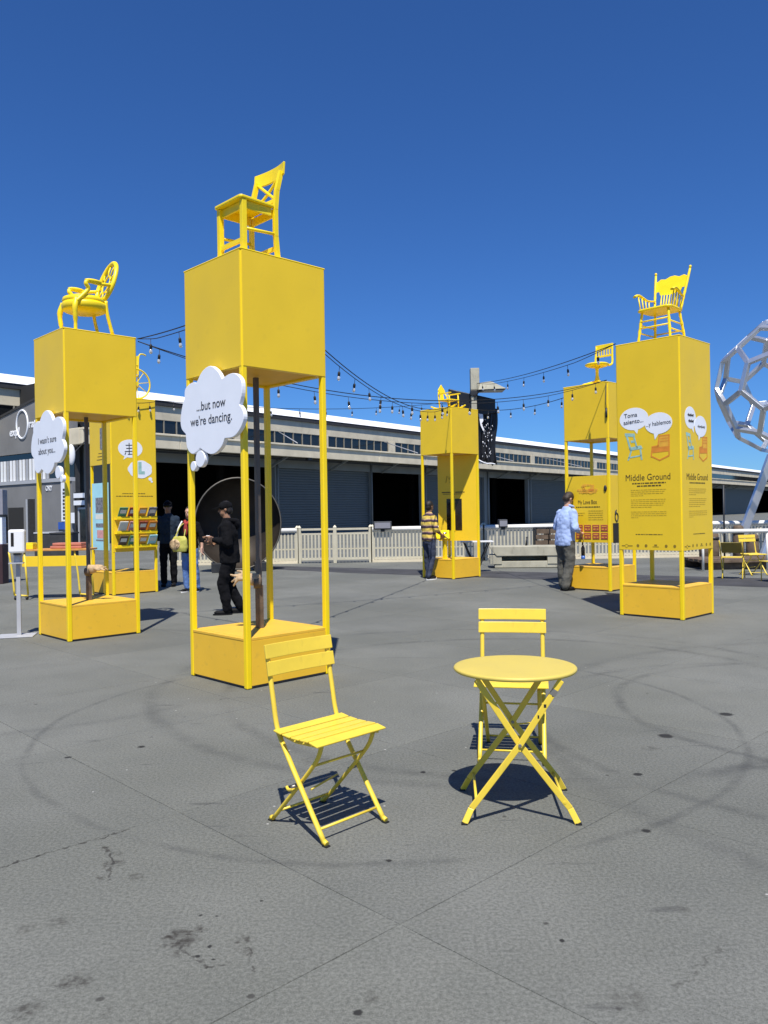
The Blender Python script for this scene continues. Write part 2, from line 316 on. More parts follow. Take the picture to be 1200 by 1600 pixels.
# ---------------------------------------------------------------- ground
GA = R(44)
def ground_material(filler=False):
    m = bpy.data.materials.new('joint_filler' if filler else 'worn_grey_paving'); m.use_nodes = True
    nt = m.node_tree; N = nt.nodes.new; L = nt.links.new
    b = nt.nodes['Principled BSDF']; b.inputs['Roughness'].default_value = 0.82; b.inputs['Specular IOR Level'].default_value = 0.3
    geo = N('ShaderNodeNewGeometry'); P = geo.outputs['Position']
    def noise(scale, detail=5, rough=0.55):
        n = N('ShaderNodeTexNoise'); n.inputs['Scale'].default_value = scale; n.inputs['Detail'].default_value = detail; n.inputs['Roughness'].default_value = rough
        L(P, n.inputs['Vector']); return n.outputs['Fac']
    def mr(v, a, c, lo, hi):
        n = N('ShaderNodeMapRange'); n.interpolation_type = 'SMOOTHSTEP'
        n.inputs[1].default_value = a; n.inputs[2].default_value = c; n.inputs[3].default_value = lo; n.inputs[4].default_value = hi
        L(v, n.inputs[0]); return n.outputs[0]
    def mth(op, a, c):
        n = N('ShaderNodeMath'); n.operation = op
        for i, x in enumerate((a, c)):
            if isinstance(x, (int, float)): n.inputs[i].default_value = x
            else: L(x, n.inputs[i])
        return n.outputs[0]
    def mix(f, a, c, t='MIX'):
        n = N('ShaderNodeMixRGB'); n.blend_type = t
        for i, x in enumerate((f, a, c)):
            if isinstance(x, tuple): n.inputs[i].default_value = (*x, 1)
            elif isinstance(x, (int, float)): n.inputs[i].default_value = x
            else: L(x, n.inputs[i])
        return n.outputs[0]
    big = noise(0.45, 4); mid = noise(2.3, 6); fine = noise(70, 3, 0.7); grit = noise(260, 2, 0.7)
    col = mix(mr(big, 0.35, 0.68, 0, 1), (0.132, 0.136, 0.120), (0.168, 0.172, 0.156))
    col = mix(mr(mid, 0.42, 0.72, 0, 0.4), col, (0.120, 0.125, 0.114))
    oi = N('ShaderNodeObjectInfo')
    col = mix(1.0, col, mix(oi.outputs['Random'], (0.94, 0.94, 0.94), (1.06, 1.055, 1.04)), 'MULTIPLY')
    g = mth('ADD', mr(fine, 0.25, 0.75, 0.70, 1.30), mr(grit, 0.25, 0.75, -0.30, 0.30))
    gc = N('ShaderNodeCombineColor'); L(g, gc.inputs[0]); L(g, gc.inputs[1]); L(g, gc.inputs[2])
    col = mix(1.0, col, gc.outputs[0], 'MULTIPLY')
    # tyre and turning marks
    sep = N('ShaderNodeSeparateXYZ'); L(P, sep.inputs[0])
    wob = mth('MULTIPLY', mth('SUBTRACT', noise(0.9, 2), 0.5), 0.16)
    patch = mr(noise(1.1, 3), 0.36, 0.58, 0.1, 1.0); streak = mr(noise(9, 4), 0.3, 0.6, 0.35, 1.0)
    def dist(x, y):
        dx = mth('SUBTRACT', sep.outputs[0], x); dy = mth('SUBTRACT', sep.outputs[1], y)
        return mth('SQRT', mth('ADD', mth('MULTIPLY', dx, dx), mth('MULTIPLY', dy, dy)), 0)
    for cx, cy, r, w, k in ((-0.01, 5.82, 2.41, 0.045, 0.36), (3.5, 5.89, 1.73, 0.07, 0.42), (1.11, 6.87, 2.46, 0.09, 0.42), (3.21, 5.5, 2.17, 0.08, 0.36), (0.9, 7.2, 2.9, 0.1, 0.3), (4.6, 5.2, 3.6, 0.12, 0.25), (-3.6, 8.0, 2.6, 0.1, 0.22)):
        d = mth('ABSOLUTE', mth('ADD', mth('SUBTRACT', dist(cx, cy), r), wob), 0)
        f = mth('MULTIPLY', mth('MULTIPLY', mr(d, 0, w, k, 0), patch), streak)
        col = mix(f, col, (0.038, 0.039, 0.041))
    # oil spots, drips and stuck gum
    swob = mth('MULTIPLY', mth('SUBTRACT', noise(22, 4, 0.7), 0.5), 0.13); blot = mr(noise(30, 3), 0.40, 0.6, 0.2, 1.0)
    for x, y, r, k in ((-0.742, 2.829, 0.075, 0.85), (-0.76, 2.87, 0.05, 0.8), (-0.70, 2.90, 0.03, 0.8), (-0.735, 2.74, 0.03, 0.8), (-0.52, 2.814, 0.04, 0.75), (-0.49, 2.74, 0.02, 0.7), (-1.028, 2.587, 0.06, 0.8), (-1.118, 2.439, 0.055, 0.7), (-0.869, 2.427, 0.03, 0.6),
                       (-1.224, 2.969, 0.05, 0.5), (-1.332, 2.918, 0.045, 0.45), (-0.064, 2.475, 0.03, 0.5), (1.09, 2.978, 0.04, 0.5), (1.64, 4.989, 0.06, 0.45), (-0.444, 4.855, 0.13, 0.35), (0.729, 2.447, 0.09, 0.3), (-1.285, 3.621, 0.03, 0.7), (-1.21, 3.56, 0.025, 0.7), (-1.199, 3.454, 0.05, 0.75), (-1.05, 3.327, 0.04, 0.6), (-1.2, 3.32, 0.02, 0.6)):
        d = mth('ADD', dist(x, y), swob)
        col = mix(mth('MULTIPLY', mr(d, r * 0.25, r * 1.1, k, 0), blot), col, (0.030, 0.026, 0.022))
    for x, y, r in ((-0.102, 2.4, 0.018), (-0.005, 3.44, 0.019), (0.594, 2.78, 0.012), (1.194, 3.715, 0.028), (1.402, 4.502, 0.035), (1.823, 5.249, 0.06), (2.446, 5.773, 0.06), (-0.66, 2.72, 0.010), (-0.60, 2.70, 0.009), (-0.63, 2.78, 0.011), (-0.71, 3.0, 0.009), (-0.65, 2.99, 0.009), (-0.5, 3.1, 0.006), (-0.30, 4.2, 0.012), (-1.6, 5.2, 0.03), (-2.0, 5.0, 0.025), (0.2, 4.6, 0.02), (0.38, 4.62, 0.018)):
        d = mth('ADD', dist(x, y), mth('MULTIPLY', swob, 0.25))
        col = mix(mr(d, r * 0.55, r, 0.9, 0), col, (0.014, 0.013, 0.013))
    wx = mth('ADD', sep.outputs[0], mth('MULTIPLY', mth('SUBTRACT', noise(14, 3), 0.5), 0.10)); wy = mth('ADD', sep.outputs[1], mth('MULTIPLY', mth('SUBTRACT', noise(17, 3), 0.5), 0.10))
    def seg(x0, y0, x1, y1, w, k):
        L2 = (x1 - x0) ** 2 + (y1 - y0) ** 2; ax, ay = (x1 - x0) / L2, (y1 - y0) / L2
        dx = mth('SUBTRACT', wx, x0); dy = mth('SUBTRACT', wy, y0)
        t = mth('MINIMUM', mth('MAXIMUM', mth('ADD', mth('MULTIPLY', dx, ax), mth('MULTIPLY', dy, ay)), 0), 1)
        ex = mth('SUBTRACT', dx, mth('MULTIPLY', t, x1 - x0)); ey = mth('SUBTRACT', dy, mth('MULTIPLY', t, y1 - y0))
        d = mth('SQRT', mth('ADD', mth('MULTIPLY', ex, ex), mth('MULTIPLY', ey, ey)), 0)
        return mr(d, w * 0.3, w, k, 0)
    dash = mr(noise(26, 2), 0.42, 0.50, 0.15, 1)
    for s_ in ((-1.76, 3.36, -1.25, 3.83, 0.010, 0.8), (-1.29, 3.63, -1.20, 3.47, 0.012, 0.75), (-1.20, 3.47, -1.16, 3.30, 0.010, 0.6), (-0.74, 2.80, -0.62, 2.66, 0.008, 0.7), (-0.62, 2.66, -0.52, 2.68, 0.008, 0.6), (-0.52, 2.80, -0.44, 2.62, 0.007, 0.6), (0.9, 2.5, 1.15, 2.75, 0.008, 0.35), (2.2, 4.4, 2.9, 4.5, 0.010, 0.4)):
        col = mix(mth('MULTIPLY', seg(*s_), dash), col, (0.028, 0.025, 0.022))
    # short dark scuffs, small cracks
    mp = N('ShaderNodeMapping'); mp.inputs['Scale'].default_value = (1.3, 6.0, 1); mp.inputs['Rotation'].default_value = (0, 0, 0.15); L(P, mp.inputs[0])
    sc = N('ShaderNodeTexNoise'); sc.inputs['Scale'].default_value = 1.7; sc.inputs['Detail'].default_value = 7; L(mp.outputs[0], sc.inputs['Vector'])
    col = mix(mr(sc.outputs['Fac'], 0.66, 0.74, 0, 0.5), col, (0.05, 0.05, 0.05))
    vo = N('ShaderNodeTexVoronoi'); vo.voronoi_dimensions = '2D'; vo.inputs['Scale'].default_value = 2.0; L(P, vo.inputs['Vector'])
    hs = N('ShaderNodeSeparateColor'); L(vo.outputs['Color'], hs.inputs[0])
    sp = mth('MULTIPLY', mr(mth('ADD', vo.outputs['Distance'], mth('MULTIPLY', swob, 0.12)), 0.008, 0.016, 1, 0), mr(hs.outputs[0], 0.72, 0.73, 0, 0.8))
    col = mix(sp, col, (0.48, 0.47, 0.45))
    sp2 = mth('MULTIPLY', mr(mth('ADD', vo.outputs['Distance'], mth('MULTIPLY', swob, 0.5)), 0.012, 0.030, 1, 0), mr(hs.outputs[1], 0.78, 0.79, 0, 0.75))
    col = mix(sp2, col, (0.035, 0.033, 0.03))
    if filler: col = mix(0.15, col, (0.07, 0.07, 0.07))
    L(col, b.inputs['Base Color'])
    bp = N('ShaderNodeBump'); bp.inputs['Strength'].default_value = 0.14; bp.inputs['Distance'].default_value = 0.004
    L(mth('ADD', fine, mth('MULTIPLY', mid, 2.0)), bp.inputs['Height']); L(bp.outputs[0], b.inputs['Normal'])
    return m
GM = ground_material(); GF = ground_material(True)
bm_ = MB(); S_ = 900
bm_.add([(-S_, -200, -0.0045), (S_, -200, -0.0045), (S_, 1600, -0.0045), (-S_, 1600, -0.0045)], [(0, 1, 2, 3)])
ground = bm_.build('ground', GF); tag(ground, kind='structure')
# square slabs laid diagonally with thin sunk joints
PIT = 1.565; U0 = 2.045; V0 = 2.07; GAP = 0.0009
ca, sa = math.cos(GA), math.sin(GA)
def slab_mesh(kind):
    b = MB(); h = PIT / 2 - GAP; rnd = random.Random(kind); e = []
    n = 10
    for k in range(4):
        for i in range(n):
            t = -1 + 2 * i / n; j = rnd.uniform(0, 0.0022) if i else 0
            p = [(t * h, -h + j), (h - j, t * h), (-t * h, h - j), (-h + j, -t * h)][k]; e.append(p)
    m = len(e)
    vs = [(x, y, -0.004) for x, y in e] + [(x, y, -0.002) for x, y in e] + [(x * 0.999, y * 0.999, 0.0) for x, y in e]
    fs = [tuple(range(2 * m, 3 * m))]
    for q in (0, 1):
        for i in range(m): fs.append((q * m + i, q * m + (i + 1) % m, (q + 1) * m + (i + 1) % m, (q + 1) * m + i))
    b.add(vs, fs); me = b.mesh('slab'); me.materials.append(GM); return me
SM = [slab_mesh(k) for k in range(5)]
ns = 0
rot = Matrix.Rotation(GA, 4, 'Z')
for i in range(-14, 34):
    for j in range(-14, 34):
        u = U0 + (i + 0.5) * PIT; v = V0 + (j + 0.5) * PIT
        x = u * ca - v * sa; y = u * sa + v * ca
        if 1.2 < y < 25.5 and abs(x) < 0.5 * y + 1.9:
            ns += 1
            child(SM[(i * 7 + j * 3) % 5], 'slab', ground, Matrix.Translation((x, y, 0)) @ rot @ Matrix.Rotation(R(90) * ((i + 2 * j) % 4), 4, 'Z'))
# paving beyond the slabs one can tell apart
def far_ground(b):
    # frame around the slab field: left, right and far strips
    pts = [(-S_, -200), (S_, -200), (S_, 1600), (-S_, 1600)]
    hole = [(-3.4, -2.0), (3.4, -2.0), (15.3, 26.5), (-15.3, 26.5)]
    z = -0.0022
    vs = [(x, y, z) for x, y in pts + hole]
    b.add(vs, [(0, 1, 5, 4), (1, 2, 6, 5), (2, 3, 7, 6), (3, 0, 4, 7)])
fg = part('paving', GM, None, far_ground); tag(fg, kind='structure')
tag(part('asphalt_strip', 'asphalt', None, lambda b: b.add([(-4.2, 22.6, 0.004), (-0.93, 19.9, 0.004), (3.0, 17.35, 0.004), (8.2, 13.9, 0.004), (10.2, 15.0, 0.004), (4.0, 18.9, 0.004), (-1.04, 21.7, 0.004), (-4.2, 23.6, 0.004)], [(0, 1, 6, 7), (1, 2, 5, 6), (2, 3, 4, 5)])), kind='structure')

# ---------------------------------------------------------------- pier shed (long building behind)
BX = Vector((0.6130, 0.7901, 0)); BA = math.atan2(BX.y, BX.x)
shed = thing('pier_shed', 'long pale concrete pier shed with white roof edge and dark loading bays', 'building', (-15.5, 41.3, 0), BA)
LN = 190.0
def fascia_piece(b, x0, x1):
    b.box(((x0 + x1) / 2, 0.15, 5.66), (x1 - x0 - 0.03, 0.30, 0.72)); b.box(((x0 + x1) / 2, 0.11, 6.08), (x1 - x0 - 0.03, 0.42, 0.12))
x = 0.0
while x < LN:
    x1 = min(x + 6.2, LN); part('canopy_fascia', 'concrete', shed, lambda b: fascia_piece(b, x, x1), 0.02); x = x1
part('canopy_end', 'concrete', shed, lambda b: (b.box((0.14, 0.86, 5.72), (0.28, 1.1, 0.86))), 0.02)
def aisle(b):
    vs = [(0.7, 0.31, 6.0), (LN, 0.31, 6.0), (LN, 9.0, 7.0), (0.7, 9.0, 7.0), (0.7, 0.31, 5.42), (LN, 0.31, 5.42), (LN, 9.0, 5.42), (0.7, 9.0, 5.42)]
    b.add(vs, [(0, 1, 2, 3), (7, 6, 5, 4), (0, 4, 5, 1), (2, 6, 7, 3), (1, 5, 6, 2), (3, 7, 4, 0)])
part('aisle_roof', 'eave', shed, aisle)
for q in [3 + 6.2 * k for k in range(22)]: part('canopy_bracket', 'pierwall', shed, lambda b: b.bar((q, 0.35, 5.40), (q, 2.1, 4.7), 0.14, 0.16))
part('downlight_rail', 'darkmetal', shed, lambda b: b.box((LN / 2, 1.0, 5.2), (LN - 2, 0.12, 0.10)))
# clerestory band and roof, set back
part('clerestory_wall', 'concrete', shed, lambda b: (b.box((LN / 2 - 5, 9.25, 8.70), (LN + 10, 0.3, 1.00)), b.box((LN / 2 - 5, 9.25, 6.9), (LN + 10, 0.3, 0.74))))
part('eave', 'eave', shed, lambda b: b.box((LN / 2 - 7, 9.06, 9.36), (LN + 14, 0.24, 0.32)))
def roof(b):
    vs = [(-16, 8.9, 9.52), (LN, 8.9, 9.52), (LN, 9.4, 10.10), (-16, 9.4, 10.10), (-16, 30, 12.5), (LN, 30, 12.5), (-16, 30, 9.52), (LN, 30, 9.52)]
    b.add(vs, [(0, 1, 2, 3), (3, 2, 5, 4), (6, 7, 1, 0), (4, 5, 7, 6), (0, 3, 4, 6), (1, 7, 5, 2)])
part('roof', 'roofwhite', shed, roof)
win_f = MB()
for dx_ in (-0.525, 0.525): win_f.box((dx_, 0, 0), (0.05, 0.10, 0.98))
for dz_ in (-0.47, 0.475): win_f.box((0, 0, dz_), (0.998, 0.09, 0.03))
WF = win_f.mesh('window'); WF.materials.append(M['mullion'])
pane = MB().box((0, 0.03, 0), (1.06, 0.02, 0.96)); WP = pane.mesh('pane'); WP.materials.append(M['glassdark'])
k = 0; x = 0.6
while x < 118:
    if k % 9 != 8:
        w = child(WF, 'window', shed, Matrix.Translation((x, 9.14, 7.74))); child(WP, 'pane', w, Matrix.Identity(4))
    else:
        part('window_pier', 'concrete', shed, lambda b: b.box((x, 9.2, 7.73), (1.0, 0.28, 0.98)))
    x += 1.08; k += 1
part('window_strip', 'glassdark', shed, lambda b: b.box((118 + 36, 9.2, 7.73), (72, 0.1, 0.98)))
# bays under the canopy: piers, roll-up doors and open bays
WY = 2.2
openings = [(5.6, 15.9), (26.7, 33.6), (45.0, 53.0), (118, 128.3), (150, 170)]
doors = [(16.3, 26.5), (34.2, 44.0), (53.8, 63.0), (64.5, 72), (75, 86), (90, 101), (104, 117), (128.8, 149.5)]
solid = []; edges = sorted(openings + doors); cur = 1.4
for a, c in edges:
    if a - cur > 0.05: solid.append((cur, a))
    cur = c
solid.append((cur, LN))
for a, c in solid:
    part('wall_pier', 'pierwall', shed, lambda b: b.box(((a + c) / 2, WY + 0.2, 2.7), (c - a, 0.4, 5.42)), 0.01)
for a, c in openings + doors:
    part('lintel', 'pierwall', shed, lambda b: b.box(((a + c) / 2, WY + 0.2, 5.05), (c - a - 0.004, 0.36, 0.7)))
for a, c in doors:
    def door(b):
        n = 26; h = 4.7 / n
        prof = []
        for i in range(n): prof += [(i * h, 0), (i * h + h * 0.72, 0.0), (i * h + h * 0.80, 0.05), (i * h + h * 0.94, 0.05)]
        prof.append((4.7, 0)); vs = []; fs = []
        for z, d in prof: vs += [(a, WY + 0.22 + d, z), (c, WY + 0.22 + d, z)]
        for i in range(len(prof) - 1): fs.append((2 * i, 2 * i + 1, 2 * i + 3, 2 * i + 2))
        b.add(vs, fs)
    part('rollup_door', 'rollup', shed, door)
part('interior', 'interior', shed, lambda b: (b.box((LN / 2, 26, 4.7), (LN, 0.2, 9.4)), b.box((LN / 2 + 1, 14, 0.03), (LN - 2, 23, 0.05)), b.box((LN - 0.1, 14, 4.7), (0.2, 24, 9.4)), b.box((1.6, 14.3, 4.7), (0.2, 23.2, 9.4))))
for q in range(8, 60, 8): part('interior_column', 'interior', shed, lambda b: b.box((q, 8, 2.7), (0.4, 0.4, 5.4)))
for q in (16.1, 26.5, 34.0, 44.6, 53.4, 63.8):
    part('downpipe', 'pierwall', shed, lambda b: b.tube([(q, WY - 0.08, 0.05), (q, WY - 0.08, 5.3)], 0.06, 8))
for q in (16.0, 30.0, 46.0, 62.0):
    part('canopy_stay', 'greypaint', shed, lambda b: b.tube([(q, 0.1, 6.25), (q + 7, 8.9, 8.15)], 0.035, 6))
    part('wall_lamp', 'darkmetal', shed, lambda b: b.box((q + 1.2, 0.2, 5.25), (0.35, 0.3, 0.22)), 0.02)

# dark grey front of the museum at the left end of the shed (normal towards -X of the shed)
mus = thing('museum_front', 'dark grey museum end wall with white lettering and ribbed window band', 'building', (-15.5, 41.3, 0), BA)
XW = 0.0
def yz(poly, t, x0):   # polygon in (y, z) extruded towards -x
    return frame((x0, 0, 0), (0, -1, 0), (0, 0, 1)), [(-y, z) for y, z in poly], t
def slab_yz(name, m, poly, t, x0=0.0, bevel=0.0, parent=None):
    mx, pl, t = yz(poly, t, x0); b = MB(); b.prism(pl, t, mx); return b.build(name, m, parent or mus, bevel)
slab_yz('wall', 'greywall', [(1.42, 5.16), (18, 5.16), (18, 5.7), (8.6, 7.42), (4.6, 8.1), (1.42, 8.62)], 0.4, 0.6)
slab_yz('wall', 'greywall', [(1.42, 0), (8.25, 0), (8.25, 3.42), (1.42, 3.42)], 0.4, 0.62)
slab_yz('wall', 'greywall', [(9.6, 0), (18, 0), (18, 3.42), (9.6, 3.42)], 0.4, 0.62)
slab_yz('wall', 'greywall', [(8.25, 2.15), (9.6, 2.15), (9.6, 3.42), (8.25, 3.42)], 0.4, 0.62)
slab_yz('coping', 'eave', [(1.42, 8.62), (4.6, 8.10), (8.6, 7.42), (18, 5.7), (18, 5.82), (8.6, 7.55), (4.6, 8.24), (1.42, 8.76)], 0.5, 0.65)
slab_yz('ledge', 'greypaint', [(1.42, 3.42), (18, 3.42), (18, 3.62), (1.42, 3.62)], 0.5, 0.66)
slab_yz('window_back', 'glassdark', [(1.42, 3.62), (18, 3.62), (18, 5.16), (1.42, 5.16)], 0.1, 0.45)
for k in range(22):
    y0 = 3.9 + k * 0.36
    slab_yz('window_rib', 'roofwhite' if k % 3 else 'greypaint', [(y0, 3.64), (y0 + 0.22, 3.64), (y0 + 0.22, 4.82), (y0, 4.82)], 0.06, 0.36)
slab_yz('doorway', 'interior', [(6.45, 0), (8.15, 0), (8.15, 2.1), (6.45, 2.1)], 0.02, 0.214)
slab_yz('door_panel', 'greypaint', [(5.3, 0), (6.1, 0), (6.1, 2.55), (5.3, 2.55)], 0.05, 0.212)
slab_yz('blade', 'eave', [(5.2, 0.0), (5.34, 0), (5.34, 2.55), (5.2, 2.55)], 0.35, 0.21)
mt = lambda y, z: frame((0.196, y, z), (0, -1, 0), (0, 0, 1), (-1, 0, 0))
text(mus, 'expl', 0.66, mt(7.82, 6.22), 'white', ext=0.02, sx=1.0, bold=0.012)
def ring(b):
    pts = [(0.18, 6.37 + 0.62 * math.cos(a), 6.80 + 0.80 * math.sin(a)) for a in [2 * math.pi * i / 40 for i in range(40)]]
    b.tube(pts, 0.055, 8, closed=True)
part('letter_ring', 'white', mus, ring)
text(mus, 'ratorium', 0.66, mt(5.68, 6.56), 'white', ext=0.02, bold=0.012)
text(mus, 'ORY', 0.42, mt(4.02, 2.96), 'white', ext=0.01, sx=0.8)
banner = slab_yz('banner', 'white', [(1.84, 1.28), (2.42, 1.28), (2.42, 3.36), (1.84, 3.36)], 0.04, 0.205)
tb = [(2.04 + 0.0 * i, 1.45 + 0.19 * i) for i in range(9)]
BP_ = part('banner_print', 'ink', banner, lambda b: [b.box((0.158, 2.12 + random.uniform(-0.03, 0.03), z), (0.006, 0.26, 0.12)) for _, z in tb]); tag(BP_, kind='stuff')
slab_yz('blue_plaque', 'bluesign', [(2.05, 0.85), (2.75, 0.85), (2.75, 1.24), (2.05, 1.24)], 0.04, 0.205)
slab_yz('canopy_post', 'eave', [(1.38, 0), (1.44, 0), (1.44, 5.2), (1.38, 5.2)], 0.25, 0.66)
part('notice', 'white', mus, lambda b: b.box((0.12, 1.2, 1.46), (0.05, 0.36, 0.55)))
for z_ in (2.24, 2.62): part('sign_board', 'white', mus, lambda b: b.box((0.06, 0.52, z_), (0.05, 0.95, 0.24)))
part('sign_post', 'eave', mus, lambda b: b.box((0.12, 0.98, 1.4), (0.06, 0.06, 2.8)))
def doorframe(b):
    for y0 in (-0.15, 0.78): b.box((0.22, y0, 1.0), (0.1, 0.10, 2.0))
    b.box((0.22, 0.315, 1.95), (0.1, 0.83, 0.10))
part('door_frame', 'greypaint', mus, doorframe)
part('door_glass', 'glassdark', mus, lambda b: b.box((0.23, 0.315, 0.95), (0.03, 0.83, 1.9)))
mir = thing('dome_mirror', 'white domed mirror under the concrete canopy end', 'mirror', (-15.55, 39.9, 0))
part('dome', 'plasticwhite', mir, lambda b: b.ell((0, 0, 4.62), (0.20, 0.12, 0.52), 16, 10))
part('bracket', 'darkmetal', mir, lambda b: b.tube([(0.02, 0.1, 4.62), (0.1, 1.55, 5.40)], 0.03, 6))

# ---------------------------------------------------------------- fence along the plaza edge
FY = 24.0
def fence(name, x0, x1, label, gate=False, cap=True, y=FY, top=1.04):
    t = thing(name, label, 'gate' if gate else 'fence', ((x0 + x1) / 2, y, 0))
    L_ = x1 - x0; hb = L_ / 2
    if gate:
        part('top_rail', 'fence', t, lambda b: b.box((0, 0, top - 0.03), (L_ - 0.12, 0.05, 0.06)), 0.004)
        part('second_rail', 'fence', t, lambda b: b.box((0, 0, top - 0.17), (L_ - 0.12, 0.045, 0.05)), 0.004)
    else:
        part('top_rail', 'railwhite', t, lambda b: b.tube([(-hb, 0, top - 0.05), (hb, 0, top - 0.05)], 0.09, 12, flat=0.8))
    part('bottom_rail', 'fence', t, lambda b: b.box((0, 0, 0.12), (L_ - 0.1, 0.05, 0.07)), 0.004)
    part('middle_rail', 'fence', t, lambda b: b.box((0, 0.03, 0.42), (L_ - 0.1, 0.03, 0.04)))
    nb = int(L_ / 0.105)
    bl = MB().box((0, 0, 0.52), (0.048, 0.03, 0.76)).mesh('baluster'); bl.materials.append(M['fence'])
    for i in range(nb):
        xx = -hb + (i + 0.5) * L_ / nb
        child(bl, 'baluster', t, Matrix.Translation((xx, -0.012, 0)))
    for xx in (-hb, 0, hb) if gate else (-hb, hb):
        part('post', 'fence', t, lambda b: (b.box((xx, 0, 0.52), (0.10, 0.10, 1.06)), b.lathe([(0.075, 1.05), (0.075, 1.07), (0.02, 1.13)], 4, Matrix.Translation((xx, 0, 0)) @ Matrix.Rotation(R(45), 4, 'Z'), False)), 0.004)
    if not gate: part('kerb', 'concrete', t, lambda b: b.box((0, 0.05, 0.035), (L_, 0.28, 0.07)))
    return t
fence('railing', -6.4, -2.62, 'short cream railing behind the large metal dish')
fence('double_gate', -2.55, -0.42, 'cream double gate with a second rail between railings', True)
fence('railing', -0.36, 2.95, 'cream railing with white pipe top right of the gate')
fence('railing', 3.0, 5.9, 'cream railing with white pipe top behind the concrete bench')
fence('railing', 5.95, 14.5, 'cream railing running behind the reclined chair at far right')
for xx, lab, w_ in ((-0.05, 'dark grey control box fixed on the rail beside the gate', 0.55), (3.55, 'small black floodlight fixed on the rail above the bench', 0.26)):
    t = thing('rail_box', lab, 'box', (xx, FY, 0))
    part('housing', 'darkmetal', t, lambda b: (b.box((0, -0.02, 1.10), (w_, 0.30, 0.24))), 0.02)
    part('front_plate', 'signgrey', t, lambda b: b.box((0, -0.176, 1.10), (w_ * 0.85, 0.012, 0.17)))
    part('clamp', 'darkmetal', t, lambda b: b.box((0, 0.0, 0.95), (0.12, 0.22, 0.08)))

# low concrete bench with long slot
bench = thing('concrete_bench', 'low grey concrete bench with a long dark slot and sloped ends', 'bench', (3.72, 20.9, 0), R(-6))
def benchtop(b):
    prof = [(-0.98, 0.56), (0.98, 0.56), (1.0, 0.50), (0.86, 0.31), (-0.80, 0.31), (-0.94, 0.48)]
    b.prism(prof, 0.75, frame((0, 0.375, 0), (1, 0, 0), (0, 0, 1)))
part('seat', 'conc2', bench, benchtop, 0.015)
part('foot_block', 'conc2', bench, lambda b: b.box((-0.82, 0, 0.22), (0.30, 0.70, 0.236)), 0.01)
part('foot_block', 'conc2', bench, lambda b: b.box((0.70, 0, 0.22), (0.42, 0.70, 0.236)), 0.01)
part('back_web', 'conc2', bench, lambda b: b.box((-0.1, 0.25, 0.22), (1.16, 0.16, 0.236)))
part('footing', 'conc2', bench, lambda b: b.box((0.0, 0, 0.095), (1.70, 0.66, 0.17)), 0.01)
for k, (xx, w_, lab) in enumerate(((4.55, 0.30, 'leaning dark slatted panel at the left end of the pile by the railing'), (5.05, 0.55, 'wide brown weathered crate behind the man in pale blue shirt'))):
    t = thing('crate', lab, 'crate', (xx - 0.2, 22.3, 0))
    part('frame', 'darkmetal', t, lambda b: (b.box((-w_ / 2, 0, 0.5), (0.05, 0.4, 1.0)), b.box((w_ / 2, 0, 0.5), (0.05, 0.4, 1.0)), b.box((0, 0, 0.98), (w_, 0.4, 0.05))))
    for i in range(6):
        part('slat', 'brownwood', t, lambda b: b.box((0, -0.19 - 0.01 * i, 0.12 + 0.155 * i), (w_ + 0.04, 0.025, 0.125), Matrix.Rotation(0.02 * (i % 3 - 1), 4, 'Y')))
st = thing('bollard_stub', 'thin dark stub standing on the concrete bench', 'stub', (3.72, 21.0, 0.56))
part('stem', 'darkmetal', st, lambda b: b.tube([(0, 0, 0), (0.02, 0, 0.2)], [0.03, 0.022], 8)); part('cap', 'darkmetal', st, lambda b: b.ell((0.02, 0, 0.21), (0.03, 0.03, 0.02)))

# barrier and low platform at the far right
bar = thing('pipe_barrier', 'white pipe barrier crossing behind the reclined yellow chair', 'barrier', (9.6, 18.6, 0))
part('rail', 'railwhite', bar, lambda b: b.tube([(-2.6, 0, 0.92), (2.6, 0, 0.92)], 0.05, 10))
for xx in (-2.2, -0.7, 0.9, 2.3): part('post', 'railwhite', bar, lambda b: b.tube([(xx, 0, 0), (xx, 0, 0.9)], 0.03, 8))
plat = thing('driftwood_platform', 'low brown timber platform under the white pipe barrier', 'platform', (9.8, 19.6, 0))
for i in range(5): part('board', 'brownwood', plat, lambda b: b.box((0, -0.6 + 0.3 * i, 0.20 + 0.01 * (i % 2)), (4.6, 0.27, 0.07)), 0.008)
part('beam', 'brownwood', plat, lambda b: (b.box((0, -0.55, 0.08), (4.5, 0.14, 0.155)), b.box((0, 0.55, 0.08), (4.5, 0.14, 0.155))), 0.01)
for k, (xx, yy, h, r) in enumerate(((8.35, 20.9, 0.95, 0.13), (8.75, 21.3, 0.8, 0.15), (9.2, 20.8, 1.0, 0.14), (9.75, 21.2, 0.75, 0.16), (10.25, 20.9, 0.95, 0.14))):
    lab = ['leftmost dark timber piling behind the reclined chair', 'second dark piling from the left behind the barrier', 'tall middle piling of the row behind the barrier', 'short thick piling right of the tall middle one', 'rightmost dark piling of the row at the picture edge'][k]
    t = thing('timber_piling', lab, 'piling', (xx, yy, 0), group='pilings behind the barrier')
    part('shaft', 'brownwood', t, lambda b: b.lathe([(r, 0), (r * 1.03, h * 0.4), (r * 0.94, h * 0.95), (r * 0.7, h)], 10))
    part('band', 'darkmetal', t, lambda b: b.lathe([(r * 1.04, h * 0.78), (r * 1.04, h * 0.86)], 10))
lp = thing('thin_mast', 'thin dark mast rising behind the white barrier', 'mast', (9.6, 22.6, 0)); part('shaft', 'darkmetal', lp, lambda b: b.tube([(0, 0, 0), (0, 0, 2.1)], 0.025, 6)); part('foot', 'darkmetal', lp, lambda b: b.lathe([(0.1, 0), (0.1, 0.02)], 8))

